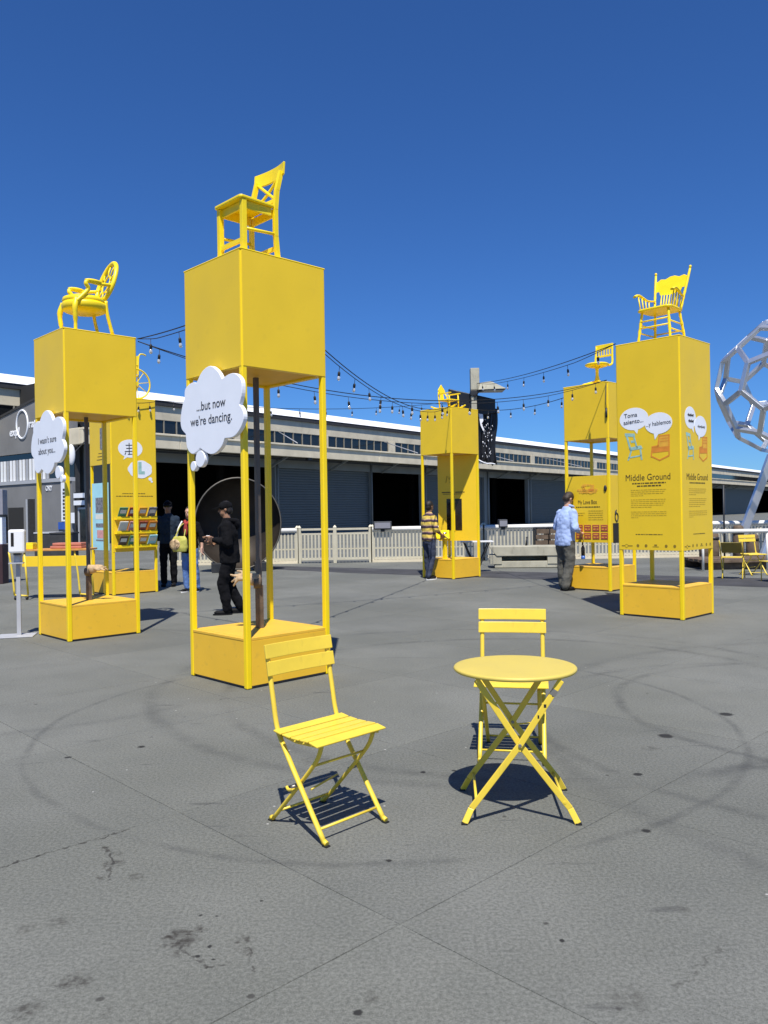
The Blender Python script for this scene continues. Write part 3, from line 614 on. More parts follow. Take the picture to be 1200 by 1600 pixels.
# lamp pole with floodlight and black hanging sheet
pole = thing('light_pole', 'square concrete light pole with wide flat floodlight behind central tower', 'lamp post', (2.52, 22.0, 0))
part('shaft', 'conc2', pole, lambda b: b.box((0, 0, 2.4), (0.15, 0.15, 4.8)), 0.01)
part('head_box', 'conc2', pole, lambda b: b.box((0.03, 0, 5.10), (0.24, 0.24, 0.60)), 0.012)
part('collar', 'darkmetal', pole, lambda b: (b.box((0, 0, 4.72), (0.2, 0.22, 0.14)), b.tube([(0, -0.1, 4.6), (0.12, -0.16, 4.75), (0.26, -0.12, 4.78)], 0.03, 6)), 0.01)
def lampshade(b):
    vs = [(0.16, -0.2, 4.98), (0.45, -0.2, 5.02), (0.86, -0.28, 4.80), (0.1, -0.28, 4.78), (0.16, 0.2, 4.98), (0.45, 0.2, 5.02), (0.86, 0.28, 4.80), (0.1, 0.28, 4.78)]
    b.add(vs, [(0, 3, 2, 1), (4, 5, 6, 7), (0, 1, 5, 4), (1, 2, 6, 5), (2, 3, 7, 6), (3, 0, 4, 7)])
lamp = part('floodlight', 'conc2', pole, lampshade, 0.008)
part('lens', 'glassdark', lamp, lambda b: b.box((0.47, 0, 4.778), (0.7, 0.5, 0.02)))
sheet = thing('black_sheet', 'black plastic sheet with white scribbles hanging in folds beside the light pole', 'sheet', (2.52, 22.3, 0))
def drape(b):
    nx, nz = 26, 16; vs = []; fs = []
    for i in range(nx + 1):
        u = i / nx; x = 0.02 + 0.66 * u
        for j in range(nz + 1):
            v = j / nz; ztop = 4.52 - 0.20 * u; zb = 2.90 - 0.14 * u + 0.05 * math.sin(i * 1.1)
            d = 0.05 * math.sin(u * 15 + v * 1.5) * (0.3 + v) + 0.03 * math.sin(u * 31 + v * 4)
            vs.append((x + 0.03 * math.sin(v * 7) * u - 0.06 * v * u, d, ztop + (zb - ztop) * v))
    for i in range(nx):
        for j in range(nz): a = i * (nz + 1) + j; fs.append((a, a + 1, a + nz + 2, a + nz + 1))
    b.add(vs, fs, True)
ds = part('hanging_sheet', 'tarp', sheet, drape)
sol = ds.modifiers.new('solid', 'SOLIDIFY'); sol.thickness = 0.01
SC = part('white_fleck', 'white', sheet, lambda b: [b.tube([(x_, -0.135, z_), (x_ + random.uniform(-0.02, 0.02), -0.14, z_ - random.uniform(0.02, 0.06))], random.choice((0.004, 0.006, 0.009)), 5) for x_, z_ in [(0.22 + 0.30 * random.random(), 2.95 + 1.1 * random.random()) for k in range(34)]]); tag(SC, kind='stuff')
part('white_mark', 'white', sheet, lambda b: b.prism([(0.14, 4.18), (0.26, 4.16), (0.27, 3.98), (0.22, 3.9), (0.30, 3.72), (0.26, 3.70), (0.19, 3.86), (0.17, 4.0)], 0.01, frame((0, -0.15, 0), (1, 0, 0), (0, 0, 1))))
def top_sheet(b):
    vs = [(-0.66, -0.05, 4.90), (0.62, -0.1, 4.58), (0.62, -0.1, 4.20), (-0.62, -0.02, 4.0), (-0.66, 0.25, 4.92), (0.62, 0.2, 4.60), (0.62, 0.2, 4.22), (-0.62, 0.25, 4.0)]
    b.add(vs, [(0, 3, 2, 1), (4, 5, 6, 7), (0, 1, 5, 4), (1, 2, 6, 5), (2, 3, 7, 6), (3, 0, 4, 7)])
part('top_panel', 'tarp', sheet, top_sheet, 0.02)
part('white_trim', 'white', sheet, lambda b: b.tube(catmull([(0.10, -0.08, 2.92), (0.24, -0.11, 2.84), (0.36, -0.08, 2.80), (0.48, -0.1, 2.80), (0.58, -0.08, 2.78)], 4), 0.018, 6))

# large metal dish leaning upright
dish = thing('dish_sculpture', 'large dark metal dish standing on edge behind the man in black', 'sculpture', (-3.83, 21.0, 0), R(14))
def bowl(b):
    n, m = 48, 14; r = 1.2; vs = []; fs = []
    for i in range(m + 1):
        t = math.sin(0.5 * math.pi * i / m); rr = r * t; d = 0.92 * math.cos(0.5 * math.pi * i / m)
        for j in range(n): a = 2 * math.pi * j / n; vs.append((rr * math.cos(a) * 0.93, d, 1.26 + rr * math.sin(a)))
    for i in range(m):
        for j in range(n): fs.append((i * n + j, (i + 1) * n + j, (i + 1) * n + (j + 1) % n, i * n + (j + 1) % n))
    b.add(vs, fs, True)
bo = part('bowl', 'dish', dish, bowl); s2 = bo.modifiers.new('solid', 'SOLIDIFY'); s2.thickness = 0.025
part('rim', 'rim', dish, lambda b: b.tube([(1.2 * 0.93 * math.cos(a), -0.01, 1.26 + 1.2 * math.sin(a)) for a in [2 * math.pi * j / 48 for j in range(48)]], 0.017, 8, closed=True))
part('foot', 'darkmetal', dish, lambda b: (b.box((-0.55, 0.1, 0.12), (0.3, 0.7, 0.24)), b.box((0.55, 0.1, 0.12), (0.3, 0.7, 0.24)), b.bar((0, 0.9, 1.1), (0, 1.4, 0), 0.1, 0.1)), 0.01)

# geodesic ball of silver beams
def bucky():
    ph = (1 + 5 ** 0.5) / 2; V = []
    base = [(0, 1, 3 * ph), (1, 2 + ph, 2 * ph), (ph, 2, 2 * ph + 1)]
    for a in base:
        for p in ((0, 1, 2), (1, 2, 0), (2, 0, 1)):
            for sx in (1, -1):
                for sy in (1, -1):
                    for sz in (1, -1):
                        q = [0, 0, 0]; s_ = (a[0] * sx, a[1] * sy, a[2] * sz)
                        for i in range(3): q[p[i]] = s_[i]
                        if not any((Vector(q) - w).length < 1e-4 for w in V): V.append(Vector(q))
    E_ = [(i, j) for i in range(len(V)) for j in range(i) if abs((V[i] - V[j]).length - 2) < 1e-3]
    return V, E_
V_, E_ = bucky(); br = 1.964 / V_[0].length
ball = thing('geodesic_ball', 'large openwork silver ball of hexagon beams on leaning legs', 'sculpture', (11.72, 23.0, 0))
from mathutils import Quaternion
rm = Quaternion((0.034, 0.0768, 0.9057, -0.4155)).to_matrix().to_4x4()
BC = Vector((0, 0, 4.93)); W_ = [BC + (rm @ v) * br for v in V_]
for i, j in E_:
    a, c = W_[i], W_[j]; up = ((a + c) / 2 - BC).normalized()
    part('beam', 'ball', ball, lambda b: b.bar(a, c, 0.13, 0.11, up), 0.006)
for (fx, fy, fz), (tx, ty, tz) in (((-1.55, 0.3, 0), (-0.55, 0, 2.95)), ((-1.15, -0.6, 0), (0.1, -0.3, 2.75)), ((1.3, 0.6, 0), (0.5, 0.2, 2.75))):
    part('leg', 'ball', ball, lambda b: b.bar((fx, fy, fz), (tx, ty, tz), 0.21, 0.16, (0, -1, 0)), 0.01)

# ---------------------------------------------------------------- yellow towers
TW = 0.93; TH = 3.77; HW = TW / 2; PW = 0.052
CEN = {'T1': (-1.178, 7.479), 'T2': (-3.794, 10.243), 'T3': (1.510, 18.128), 'T4': (3.943, 11.214), 'T5': (4.063, 15.018), 'T6': (-5.134, 15.788)}
FACE = {'L': ((-HW, 0, 0), (0, -1, 0), (-1, 0, 0)), 'R': ((0, -HW, 0), (1, 0, 0), (0, -1, 0)), 'BL': ((0, HW, 0), (-1, 0, 0), (0, 1, 0)), 'BR': ((HW, 0, 0), (0, 1, 0), (1, 0, 0))}
def face(f, u, z, off=0.0):
    """frame on a tower face: X to the viewer's right, Y up, Z outwards"""
    o, x, n = FACE[f]; o = Vector(o) + Vector(x) * u + Vector(n) * off; o.z = z
    return frame(o, x, (0, 0, 1), n)
def panel(t, f, z0, z1, name='panel', m='panel', proud=0.004, inset=0.011, u0=None, u1=None, th=0.014):
    u0 = -HW + inset if u0 is None else u0; u1 = HW - inset if u1 is None else u1
    b = MB(); b.box(((u0 + u1) / 2, (z0 + z1) / 2, proud - th / 2), (u1 - u0, z1 - z0, th))
    return b.build(name, m, t, 0.002, face(f, 0, 0))
def tower(key, label, box_z=2.77, faces=('L', 'R', 'BL', 'BR'), base_z=0.43):
    t = thing('display_tower', label, 'tower', (*CEN[key], 0), GA, 'yellow display towers on the plaza')
    q = HW - PW / 2
    for sx in (-1, 1):
        for sy in (-1, 1):
            part('post', 'post', t, lambda b: b.box((sx * q, sy * q, TH / 2), (PW, PW, TH - 0.004)), 0.009)
    for f in ('L', 'R', 'BL', 'BR'):
        panel(t, f, 0.025, base_z - 0.02, 'base_panel', 'base', -0.004, PW + 0.001)
    part('plinth', 'darkpole', t, lambda b: b.box((0, 0, 0.014), (TW - 0.05, TW - 0.05, 0.024)))
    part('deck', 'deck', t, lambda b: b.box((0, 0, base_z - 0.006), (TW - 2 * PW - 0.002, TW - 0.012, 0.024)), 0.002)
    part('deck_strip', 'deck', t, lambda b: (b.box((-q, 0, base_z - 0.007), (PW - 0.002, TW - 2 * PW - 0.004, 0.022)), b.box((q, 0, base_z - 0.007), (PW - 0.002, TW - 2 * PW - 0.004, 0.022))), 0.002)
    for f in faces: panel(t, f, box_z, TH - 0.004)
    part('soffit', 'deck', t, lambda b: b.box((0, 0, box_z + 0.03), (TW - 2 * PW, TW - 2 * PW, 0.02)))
    part('soffit_rail', 'post', t, lambda b: [b.box((0, s * q, box_z + 0.016), (TW - 2 * PW - 0.004, PW - 0.006, 0.03)) for s in (-1, 1)] + [b.box((s * q, 0, box_z + 0.016), (PW - 0.006, TW - 2 * PW - 0.004, 0.03)) for s in (-1, 1)])
    part('lid', 'post', t, lambda b: b.box((0, 0, TH + 0.004), (TW + 0.012, TW + 0.012, 0.018)), 0.008)
    return t
T = {}
T['T1'] = tower('T1', 'tallest-looking yellow tower, nearest, with white cloud sign and cross-back chair')
T['T2'] = tower('T2', 'yellow tower at left with white cloud sign and oval-back armchair on top')
T['T3'] = tower('T3', 'small distant yellow tower with angled inner panel beside man in striped top')
T['T4'] = tower('T4', 'yellow tower at right printed with Middle Ground and speech bubbles', faces=('BL', 'BR'))
T['T5'] = tower('T5', 'yellow tower with swivel chair and icon board behind the pale blue shirt')
T['T6'] = tower('T6', 'yellow tower with brochure shelves half hidden behind the left tower', faces=('BL', 'BR'))

# white cloud signs on the two nearest towers
LOBES = [[(0.164, 2.695), (0.063, 2.785), (-0.069, 2.815), (-0.184, 2.757), (-0.256, 2.676)], [(-0.256, 2.676), (-0.363, 2.702), (-0.462, 2.694), (-0.546, 2.629), (-0.553, 2.519), (-0.513, 2.426)],
         [(-0.513, 2.426), (-0.565, 2.373), (-0.574, 2.299), (-0.512, 2.214), (-0.413, 2.161), (-0.28, 2.159)], [(-0.28, 2.159), (-0.233, 2.094), (-0.139, 2.044), (-0.045, 2.037), (0.049, 2.069), (0.121, 2.103)],
         [(0.121, 2.103), (0.196, 2.066), (0.271, 2.061), (0.346, 2.122), (0.367, 2.249)], [(0.367, 2.249), (0.437, 2.302), (0.456, 2.384), (0.424, 2.501), (0.376, 2.576)], [(0.376, 2.576), (0.367, 2.654), (0.302, 2.693), (0.226, 2.706), (0.164, 2.695)]]
def cloud(key, label, lines, bubbles, sh=0.0):
    s = thing('cloud_sign', label, 'sign', (*CEN[key], 0), GA, 'white cloud signs')
    poly = []
    for L_ in LOBES: poly += catmull([(-y + sh, z) for y, z in L_], 4)[:-1]
    b = MB(); b.prism(poly, 0.04); b.build('board', 'white', s, 0.004, face('L', 0, 0, 0.028))
    for (u, z, ru, rz) in bubbles:
        b = MB(); b.prism([(u + ru * math.cos(a), z + rz * math.sin(a)) for a in [2 * math.pi * k / 28 for k in range(28)]], 0.04)
        b.build('thought_bubble', 'white', s, 0.004, face('L', 0, 0, 0.029))
    b = MB(); b.box((0, 2.4, 0), (0.96, 0.05, 0.02)); b.build('mount', 'darkmetal', s, 0, face('L', 0, 0, 0.016))
    for st, size, u, z in lines: text(s, st, size, face('L', u, z, 0.0695), 'ink')
    return s
cloud('T1', 'white cloud sign reading but now we\'re dancing', [('...but now', 0.118, -0.17, 2.437), ('we\'re dancing.', 0.118, -0.275, 2.308)], [(-0.122, 2.005, 0.078, 0.075), (-0.244, 1.945, 0.045, 0.045)])
cloud('T2', 'white cloud sign reading I wasn\'t sure about you', [('I wasn\'t sure', 0.112, -0.20, 2.415), ('about you...', 0.112, -0.19, 2.285)], [(0.40, 2.04, 0.08, 0.078), (0.50, 1.96, 0.045, 0.045)], 0.02)

# steel pole and carved hand inside the two nearest towers
def hand(mx, b):
    """open hand: palm, four fingers of different length and a thumb, along +X"""
    c = lambda p, r0, q, r1: b.cap(mx @ Vector(p), r0, mx @ Vector(q), r1, 8)
    for k in range(3): c((0.0, -0.03 + 0.03 * k, 0), 0.026, (0.085, -0.032 + 0.032 * k, 0), 0.021)
    for k, (l, y) in enumerate(((0.075, -0.042), (0.088, -0.014), (0.08, 0.014), (0.06, 0.04))):
        dz = (-0.004, 0.012, -0.02, -0.035)[k]
        c((0.09, y, 0), 0.0125, (0.09 + l * 0.55, y * 1.1, dz), 0.011); c((0.09 + l * 0.55, y * 1.1, dz), 0.011, (0.09 + l, y * 1.15, dz * 2.4), 0.009)
    c((0.02, -0.05, 0.005), 0.016, (0.065, -0.085, 0.02), 0.013); c((0.065, -0.085, 0.02), 0.013, (0.105, -0.09, 0.022), 0.010)
for key, d, z0, lab in (('T1', Vector((-1, -0.12, -0.02)), 0.92, 'pale carved wooden hand reaching left inside the nearest tower'), ('T2', Vector((1, -0.1, -0.05)), 0.86, 'pale carved wooden hand reaching right inside the left tower')):
    cx, cy = CEN[key]
    p = thing('steel_mast', ('dark brown square mast standing inside the nearest tower' if key == 'T1' else 'dark brown square mast standing inside the left tower'), 'pole', (cx, cy, 0.436), GA)
    part('shaft', 'darkpole', p, lambda b: b.box((0, 0, 1.17), (0.042, 0.042, 2.34)), 0.004)
    part('lower_sleeve', 'brownwood', p, lambda b: b.box((0, 0, 0.20), (0.056, 0.056, 0.40)), 0.003)
    h = thing('carved_hand', lab, 'sculpture', (cx, cy, z0))
    d.normalize(); X = d; Z = Vector((0, -0.55, 0.83)); Y = Z.cross(X).normalized(); Z = X.cross(Y)
    mx = frame(Vector((0, -0.03, 0)) + X * 0.11, X, Y, Z) @ Matrix.Scale(0.8, 4)
    b = MB(); hand(mx, b)
    b.cap(Vector((0, -0.03, -0.01)) + X * 0.02, 0.042, Vector((0, -0.03, 0)) + X * 0.13, 0.034, 10)
    b.ell(Vector((0, -0.03, -0.03)) + X * 0.05, (0.07, 0.05, 0.055))
    o = b.build('hand', 'wood', h); rmh = o.modifiers.new('remesh', 'REMESH'); rmh.mode = 'VOXEL'; rmh.voxel_size = 0.005; rmh.use_smooth_shade = True; REMESH.append(o)
    part('wrist_collar', 'brownwood', h, lambda b: b.tube([(-0.028 * X.x, -0.03, -0.06), (0.04 * X.x, -0.035, -0.055)], [0.05, 0.06], 10))

# ---- printed faces
def disc(u, z, ru, rz, n=28): return [(u + ru * math.cos(2 * math.pi * k / n), z + rz * math.sin(2 * math.pi * k / n)) for k in range(n)]
def bubble(t, f, u, z, ru, rz, tail, off=0.005, name='speech_bubble'):
    b = MB(); b.prism(disc(u, z, ru, rz), 0.0014)
    (tx, tz), w = tail, 0.05
    b.prism([(tx, tz), (u + (tx - u) * 0.45 - w, z - rz * 0.75), (u + (tx - u) * 0.45 + w, z - rz * 0.75)], 0.0012)
    return b.build(name, 'white', t, 0, face(f, 0, 0, off))
def lines(t, f, rows, m, h=0.010, off=0.0052, name='small_print'):
    """rows of print too small to read: u0, u1, z"""
    rnd = random.Random(3); b = MB()
    for u0, u1, z in rows:
        u = u0
        while u < u1 - 0.01:
            w = min(rnd.uniform(0.014, 0.06), u1 - u); b.box((u + w / 2, z, 0.0005), (w, h * rnd.uniform(0.8, 1.1), 0.001)); u += w + 0.010
    return tag(b.build(name, m, t, 0, face(f, 0, 0, off)), kind='stuff')
def print_chair(t, f, u, z, s, m, m2, kind, sx=1.0):
    b = MB(); P = lambda pl: b.prism([(u + sx * s * x, z + s * y) for x, y in pl], 0.0008)
    if kind == 'side':
        P([(-0.42, 1.0), (0.1, 0.95), (0.12, 0.80), (-0.4, 0.86)]); P([(-0.36, 0.86), (-0.26, 0.85), (-0.06, 0.2), (-0.16, 0.2)]); P([(0.02, 0.80), (0.10, 0.80), (0.26, 0.3), (0.18, 0.3)])
        P([(-0.22, 0.36), (0.42, 0.42), (0.5, 0.28), (-0.16, 0.22)]); P([(-0.3, -0.2), (-0.22, -0.2), (-0.04, 0.24), (-0.12, 0.24)]); P([(0.40, -0.2), (0.48, -0.2), (0.42, 0.3), (0.34, 0.3)])
        P([(-0.26, -0.05), (0.44, 0.02), (0.44, -0.04), (-0.26, -0.11)]); P([(-0.12, 0.66), (0.08, 0.66), (0.10, 0.56), (-0.10, 0.56)])
        b.build('chair_print', m, t, 0, face(f, 0, 0, 0.0055))
    else:
        for pl in ([(-0.1, 1.0), (0.45, 1.02), (0.46, 0.96), (-0.1, 0.94)], [(-0.12, 1.0), (-0.06, 1.0), (-0.14, 0.4), (-0.2, 0.4)], [(0.4, 1.0), (0.46, 1.0), (0.45, 0.0), (0.39, 0.0)], [(-0.05, 0.84), (0.4, 0.86), (0.4, 0.83), (-0.05, 0.81)], [(-0.07, 0.70), (0.4, 0.72), (0.4, 0.69), (-0.07, 0.67)],
                   [(-0.5, 0.48), (-0.12, 0.52), (-0.1, 0.46), (-0.46, 0.40)], [(-0.5, 0.46), (-0.44, 0.44), (-0.5, -0.08), (-0.56, -0.04)], [(-0.5, -0.06), (-0.1, -0.26), (-0.08, -0.20), (-0.48, 0.0)], [(-0.12, -0.22), (0.44, 0.02), (0.44, -0.06), (-0.10, -0.28)]): P(pl)
        b.build('chair_print', m, t, 0, face(f, 0, 0, 0.0055))
        b2 = MB(); Q = lambda pl: b2.prism([(u + sx * s * x, z + s * y) for x, y in pl], 0.0006)
        Q([(-0.46, 0.40), (0.39, 0.44), (0.39, 0.18), (-0.46, 0.14)]); b2.build('chair_print', 'inkorange', t, 0, face(f, 0, 0, 0.0050))
        b3 = MB(); b3.prism([(u + sx * s * x, z + s * y) for x, y in [(-0.08, 0.94), (0.39, 0.96), (0.39, 0.44), (-0.14, 0.42)]], 0.0006); b3.build('chair_print', m2, t, 0, face(f, 0, 0, 0.0048))

# right tower: full height faces
t = T['T4']
for f in ('L', 'R'): panel(t, f, 0.92, TH - 0.004)
bubble(t, 'L', -0.20, 2.725, 0.215, 0.155, (-0.155, 2.515)); bubble(t, 'L', 0.158, 2.635, 0.197, 0.145, (0.105, 2.415), 0.0068)
text(t, 'Toma', 0.085, face('L', -0.345, 2.745, 0.0085) @ Matrix.Rotation(0.06, 4, 'Z'), 'ink'); text(t, 'asiento...', 0.085, face('L', -0.355, 2.655, 0.0085) @ Matrix.Rotation(0.06, 4, 'Z'), 'ink')
text(t, '...y hablemos', 0.082, face('L', -0.025, 2.60, 0.0095) @ Matrix.Rotation(0.05, 4, 'Z'), 'ink', sx=0.85)
print_chair(t, 'L', -0.22, 2.22, 0.32, 'inkblue', 'inkblue', 'side', 0.9); print_chair(t, 'L', 0.19, 2.20, 0.27, 'inkorange', 'inkamber', 'arm', 1.0)
text(t, 'Middle Ground', 0.125, face('L', -0.345, 1.875, 0.0055), 'inkbrown', sx=0.86)
lines(t, 'L', [(-0.24, 0.25, 1.835), (-0.17, 0.18, 1.798)], 'inkbrown', 0.017)
rows = [(-0.263, 0.25 - 0.02 * (i % 3), 1.745 - 0.026 * i) for i in range(3)] + [(-0.263, -0.08, 1.667)] + [(-0.263, 0.25 - 0.015 * (i % 4), 1.612 - 0.026 * i) for i in range(4)] + [(-0.263, 0.05, 1.508)] + [(-0.263, 0.25, 1.445 - 0.026 * i) for i in range(3)] + [(-0.263, -0.16, 1.367)]
lines(t, 'L', rows, 'inkfaint', 0.0075); lines(t, 'L', [(-0.2, 0.19, 1.135)], 'inkbrown', 0.010)
def logos(b):
    b.tube([(-0.34 + 0.022 * math.cos(a), 0.975 + 0.022 * math.sin(a), 0.0005) for a in [2 * math.pi * k / 16 for k in range(16)]], 0.002, 4, closed=True)
    b.box((-0.39, 0.975, 0.0005), (0.05, 0.012, 0.001)); b.box((-0.285, 0.975, 0.0005), (0.07, 0.012, 0.001))
    for u in (-0.17, -0.05, 0.24, 0.36): b.prism(disc(u, 0.98, 0.02, 0.022, 10), 0.001)
    b.box((0.09, 0.99, 0.0005), (0.04, 0.02, 0.001)); b.box((0.09, 0.968, 0.0005), (0.09, 0.007, 0.001))
for f in ('L', 'R'):
    b = MB(); logos(b); tag(b.build('logo_row', 'inkmid', t, 0, face(f, 0, 0, 0.005)), kind='stuff')
bubble(t, 'R', -0.19, 2.70, 0.165, 0.15, (-0.09, 2.50)); bubble(t, 'R', 0.115, 2.60, 0.185, 0.145, (0.05, 2.40), 0.0068)
b = MB()
for u0, u1, z in ((-0.27, -0.10, 2.735), (-0.25, -0.10, 2.655), (0.02, 0.24, 2.595)): b.tube([(u0 + (u1 - u0) * k / 24, z + 0.016 * math.sin(k * 1.9) + 0.006 * math.sin(k * 5.1), 0) for k in range(25)], 0.0042, 5)
tag(b.build('handwriting', 'ink', t, 0, face('R', 0, 0, 0.0085)), kind='stuff')
print_chair(t, 'R', -0.22, 2.20, 0.30, 'inkblue', 'inkblue', 'side', 0.85); print_chair(t, 'R', 0.20, 2.19, 0.27, 'inkorange', 'inkamber', 'arm', 0.95)
text(t, 'Middle Ground', 0.125, face('R', -0.33, 1.865, 0.0055), 'inkbrown', sx=0.84)
lines(t, 'R', [(-0.24, 0.24, 1.825)], 'inkbrown', 0.016); lines(t, 'R', [(u, w + 0.02, z) for u, w, z in rows], 'inkfaint', 0.0075); lines(t, 'R', [(-0.15, 0.2, 1.135)], 'inkbrown', 0.010)

# board tower behind it
t = T['T5']
panel(t, 'L', 0.88, 2.10, 'board', 'panel', -0.002, PW + 0.004)
lines(t, 'L', [(-0.16, 0.20, 1.80), (-0.20, 0.24, 1.84), (-0.08, 0.10, 1.93)], 'inkamber', 0.035, 0.001, 'faded_print')
print_chair(t, 'L', -0.05, 1.80, 0.13, 'inkamber', 'inkamber', 'side'); print_chair(t, 'L', 0.10, 1.80, 0.13, 'inkamber', 'inkamber', 'arm')
text(t, 'My Love Box', 0.11, face('L', -0.19, 1.585, 0.001), 'inkbrown', sx=0.68)
lines(t, 'L', [(-0.23, 0.27, 1.53)], 'inkbrown', 0.018, 0.001); lines(t, 'L', [(-0.22, -0.05, 1.42), (-0.2, -0.08, 1.38)] + [(0.03, 0.33, 1.46 - 0.04 * i) for i in range(5)], 'inkfaint', 0.011, 0.001)
for r_ in range(2):
    for c_ in range(4):
        u = -0.165 + 0.172 * c_; z = 1.145 - 0.145 * r_
        b = MB(); b.box((u, z, 0.003), (0.142, 0.115, 0.006)); tile = b.build('icon_tile', 'redprint', t, 0.002, face('L', 0, 0, -0.001))
        b = MB(); b.box((u, z + 0.028, 0.0066), (0.10, 0.014, 0.001)); b.box((u - 0.03, z - 0.022, 0.0066), (0.045, 0.018, 0.001)); b.box((u + 0.035, z - 0.022, 0.0066), (0.035, 0.014, 0.001)); b.build('icon', 'inkamber', t, 0, face('L', 0, 0, -0.001))
panel(t, 'R', 0.88, 2.10, 'board', 'panel', -0.002, PW + 0.004)
b = MB(); b.tube([(-0.235 + 0.05 * math.cos(a), 1.34 + 0.075 * math.sin(a), 0.001) for a in [2 * math.pi * k / 20 for k in range(20)]], 0.012, 5, closed=True); b.tube([(-0.283, 1.36, 0.001), (-0.275, 1.44, 0.001), (-0.23, 1.465, 0.001)], 0.012, 5); b.build('numeral', 'ink', t, 0, face('R', 0, 0, 0))
b = MB(); b.box((-0.20, 1.05, 0.004), (0.32, 0.36, 0.012)); b.build('black_plate', 'screen', t, 0.002, face('R', 0, 0, -0.001))
part('cable_plug', 'darkmetal', t, lambda b: (b.tube([(-HW - 0.02, -HW + 0.02, 3.76), (-HW - 0.03, -HW + 0.03, 3.4), (-HW - 0.025, -HW + 0.02, 3.3)], 0.006, 6), b.tube([(-HW - 0.025, -HW + 0.02, 3.3), (-HW - 0.025, -HW + 0.02, 3.13)], 0.02, 8)))
part('knob', 'darkmetal', t, lambda b: b.ell((-HW - 0.004, -HW + 0.08, 1.86), (0.02, 0.03, 0.06)))

# central tower: angled inner panel with dark window and console
t = T['T3']
dg = Vector((0.435, -0.93, 0)).normalized(); nn = Vector((-0.93, -0.435, 0)).normalized()
DM = frame((0.03, HW - 0.03, 0), dg, (0, 0, 1), nn)
b = MB(); b.box((0.49, 1.79, 0), (0.93, 1.95, 0.02)); inner = b.build('inner_panel', 'panel', t, 0.002, DM)
b = MB(); b.box((0.41, 1.415, 0.0105), (0.36, 0.72, 0.012)); b.build('dark_window', 'screen', t, 0.002, DM)
b = MB(); b.box((0.39, 1.415, 0.018), (0.08, 0.74, 0.01)); b.build('window_bar', 'post', t, 0, DM)
b = MB()
for u0, u1, z, h in ((0.12, 0.40, 1.925, 0.022), (0.44, 0.66, 1.925, 0.022), (0.14, 0.62, 1.885, 0.012)): b.box(((u0 + u1) / 2, z, 0.0115), (u1 - u0, h, 0.002))
tag(b.build('small_print', 'inkbrown', t, 0, DM), kind='stuff')
b = MB(); b.tube([(0.22, 2.15, 0.012), (0.25, 2.3, 0.012), (0.31, 2.22, 0.012), (0.36, 2.36, 0.012)], 0.012, 5); b.tube([(0.31, 2.14, 0.012), (0.37, 2.2, 0.012)], 0.012, 5); b.build('drawing', 'inkfaint', t, 0, DM)
cons = Matrix.Translation((-0.36, 0.02, 0)) @ Matrix.Rotation(R(0), 4, 'Z')
part('console_leg', 'post', t, lambda b: b.box((-0.345, -0.115, 0.66), (0.08, 0.08, 0.46)), 0.004)
def console(b):
    mx = Matrix.Translation((-0.41, -0.115, 0.97)) @ Matrix.Rotation(R(-45), 4, 'Z') @ Matrix.Rotation(R(58), 4, 'X')
    b.box((0, 0, 0), (0.30, 0.22, 0.05), mx)
cs = part('console', 'console', t, console, 0.006)
def btn(b):
    mx = Matrix.Translation((-0.41, -0.115, 0.97)) @ Matrix.Rotation(R(-45), 4, 'Z') @ Matrix.Rotation(R(58), 4, 'X')
    for u in (-0.07, 0.05): b.lathe([(0.032, 0.024), (0.032, 0.034), (0.02, 0.036)], 12, mx @ Matrix.Translation((u, 0.03, 0)), True, 1.2, 0.8)
part('button', 'screen', cs, btn)
tr_ = thing('trestle_table', 'small dark V-legged trestle table seen through the central tower', 'table', (2.25, 19.6, 0))
part('top', 'plasticwhite', tr_, lambda b: b.box((0, 0, 0.74), (0.8, 0.4, 0.03)), 0.004)
for s_ in (-1, 1): part('leg', 'darkmetal', tr_, lambda b: (b.bar((0, s_ * 0.15, 0), (-0.3, s_ * 0.15, 0.72), 0.03, 0.03), b.bar((0, s_ * 0.15, 0), (0.3, s_ * 0.15, 0.72), 0.03, 0.03)))

# brochure tower
t = T['T6']
panel(t, 'R', 0.82, TH - 0.004)
panel(t, 'L', 2.50, TH - 0.004, 'panel')
bubble(t, 'R', -0.075, 2.80, 0.25, 0.175, (-0.22, 2.58))
def scal(u, z, ru, rz):
    out = []
    for k in range(40):
        a = 2 * math.pi * k / 40; g = 1 + 0.07 * abs(math.sin(a * 3.5)); out.append((u + ru * g * math.cos(a), z + rz * g * math.sin(a)))
    return out
b = MB(); b.prism(scal(0.12, 2.405, 0.24, 0.165), 0.0016); b.prism(disc(0.33, 2.22, 0.04, 0.035, 14), 0.0014); b.prism(disc(0.36, 2.17, 0.025, 0.022, 12), 0.0012); b.build('speech_bubble', 'white', t, 0, face('R', 0, 0, 0.0068))
b = MB()
for (x0, z0, x1, z1) in ((-0.17, 2.86, 0.06, 2.875), (-0.16, 2.80, 0.02, 2.815), (-0.19, 2.74, 0.03, 2.755), (-0.13, 2.69, 0.05, 2.70), (-0.10, 2.91, -0.10, 2.68), (-0.02, 2.92, -0.03, 2.67), (-0.17, 2.72, -0.19, 2.68), (0.02, 2.90, 0.06, 2.93)):
    b.bar((x0, z0, 0), (x1, z1, 0), 0.016, 0.002, (0, 0, 1))
b.build('handwriting', 'ink', t, 0, face('R', 0, 0, 0.0075))
b = MB(); b.box((0.115, 2.43, 0), (0.07, 0.24, 0.001)); b.box((0.15, 2.34, 0), (0.13, 0.06, 0.0012)); b.build('blue_print', 'inkblue', t, 0, face('R', 0, 0, 0.0090))
lines(t, 'R', [(-0.25, 0.22, 1.935), (-0.38, 0.38, 1.885)], 'inkbrown', 0.014)
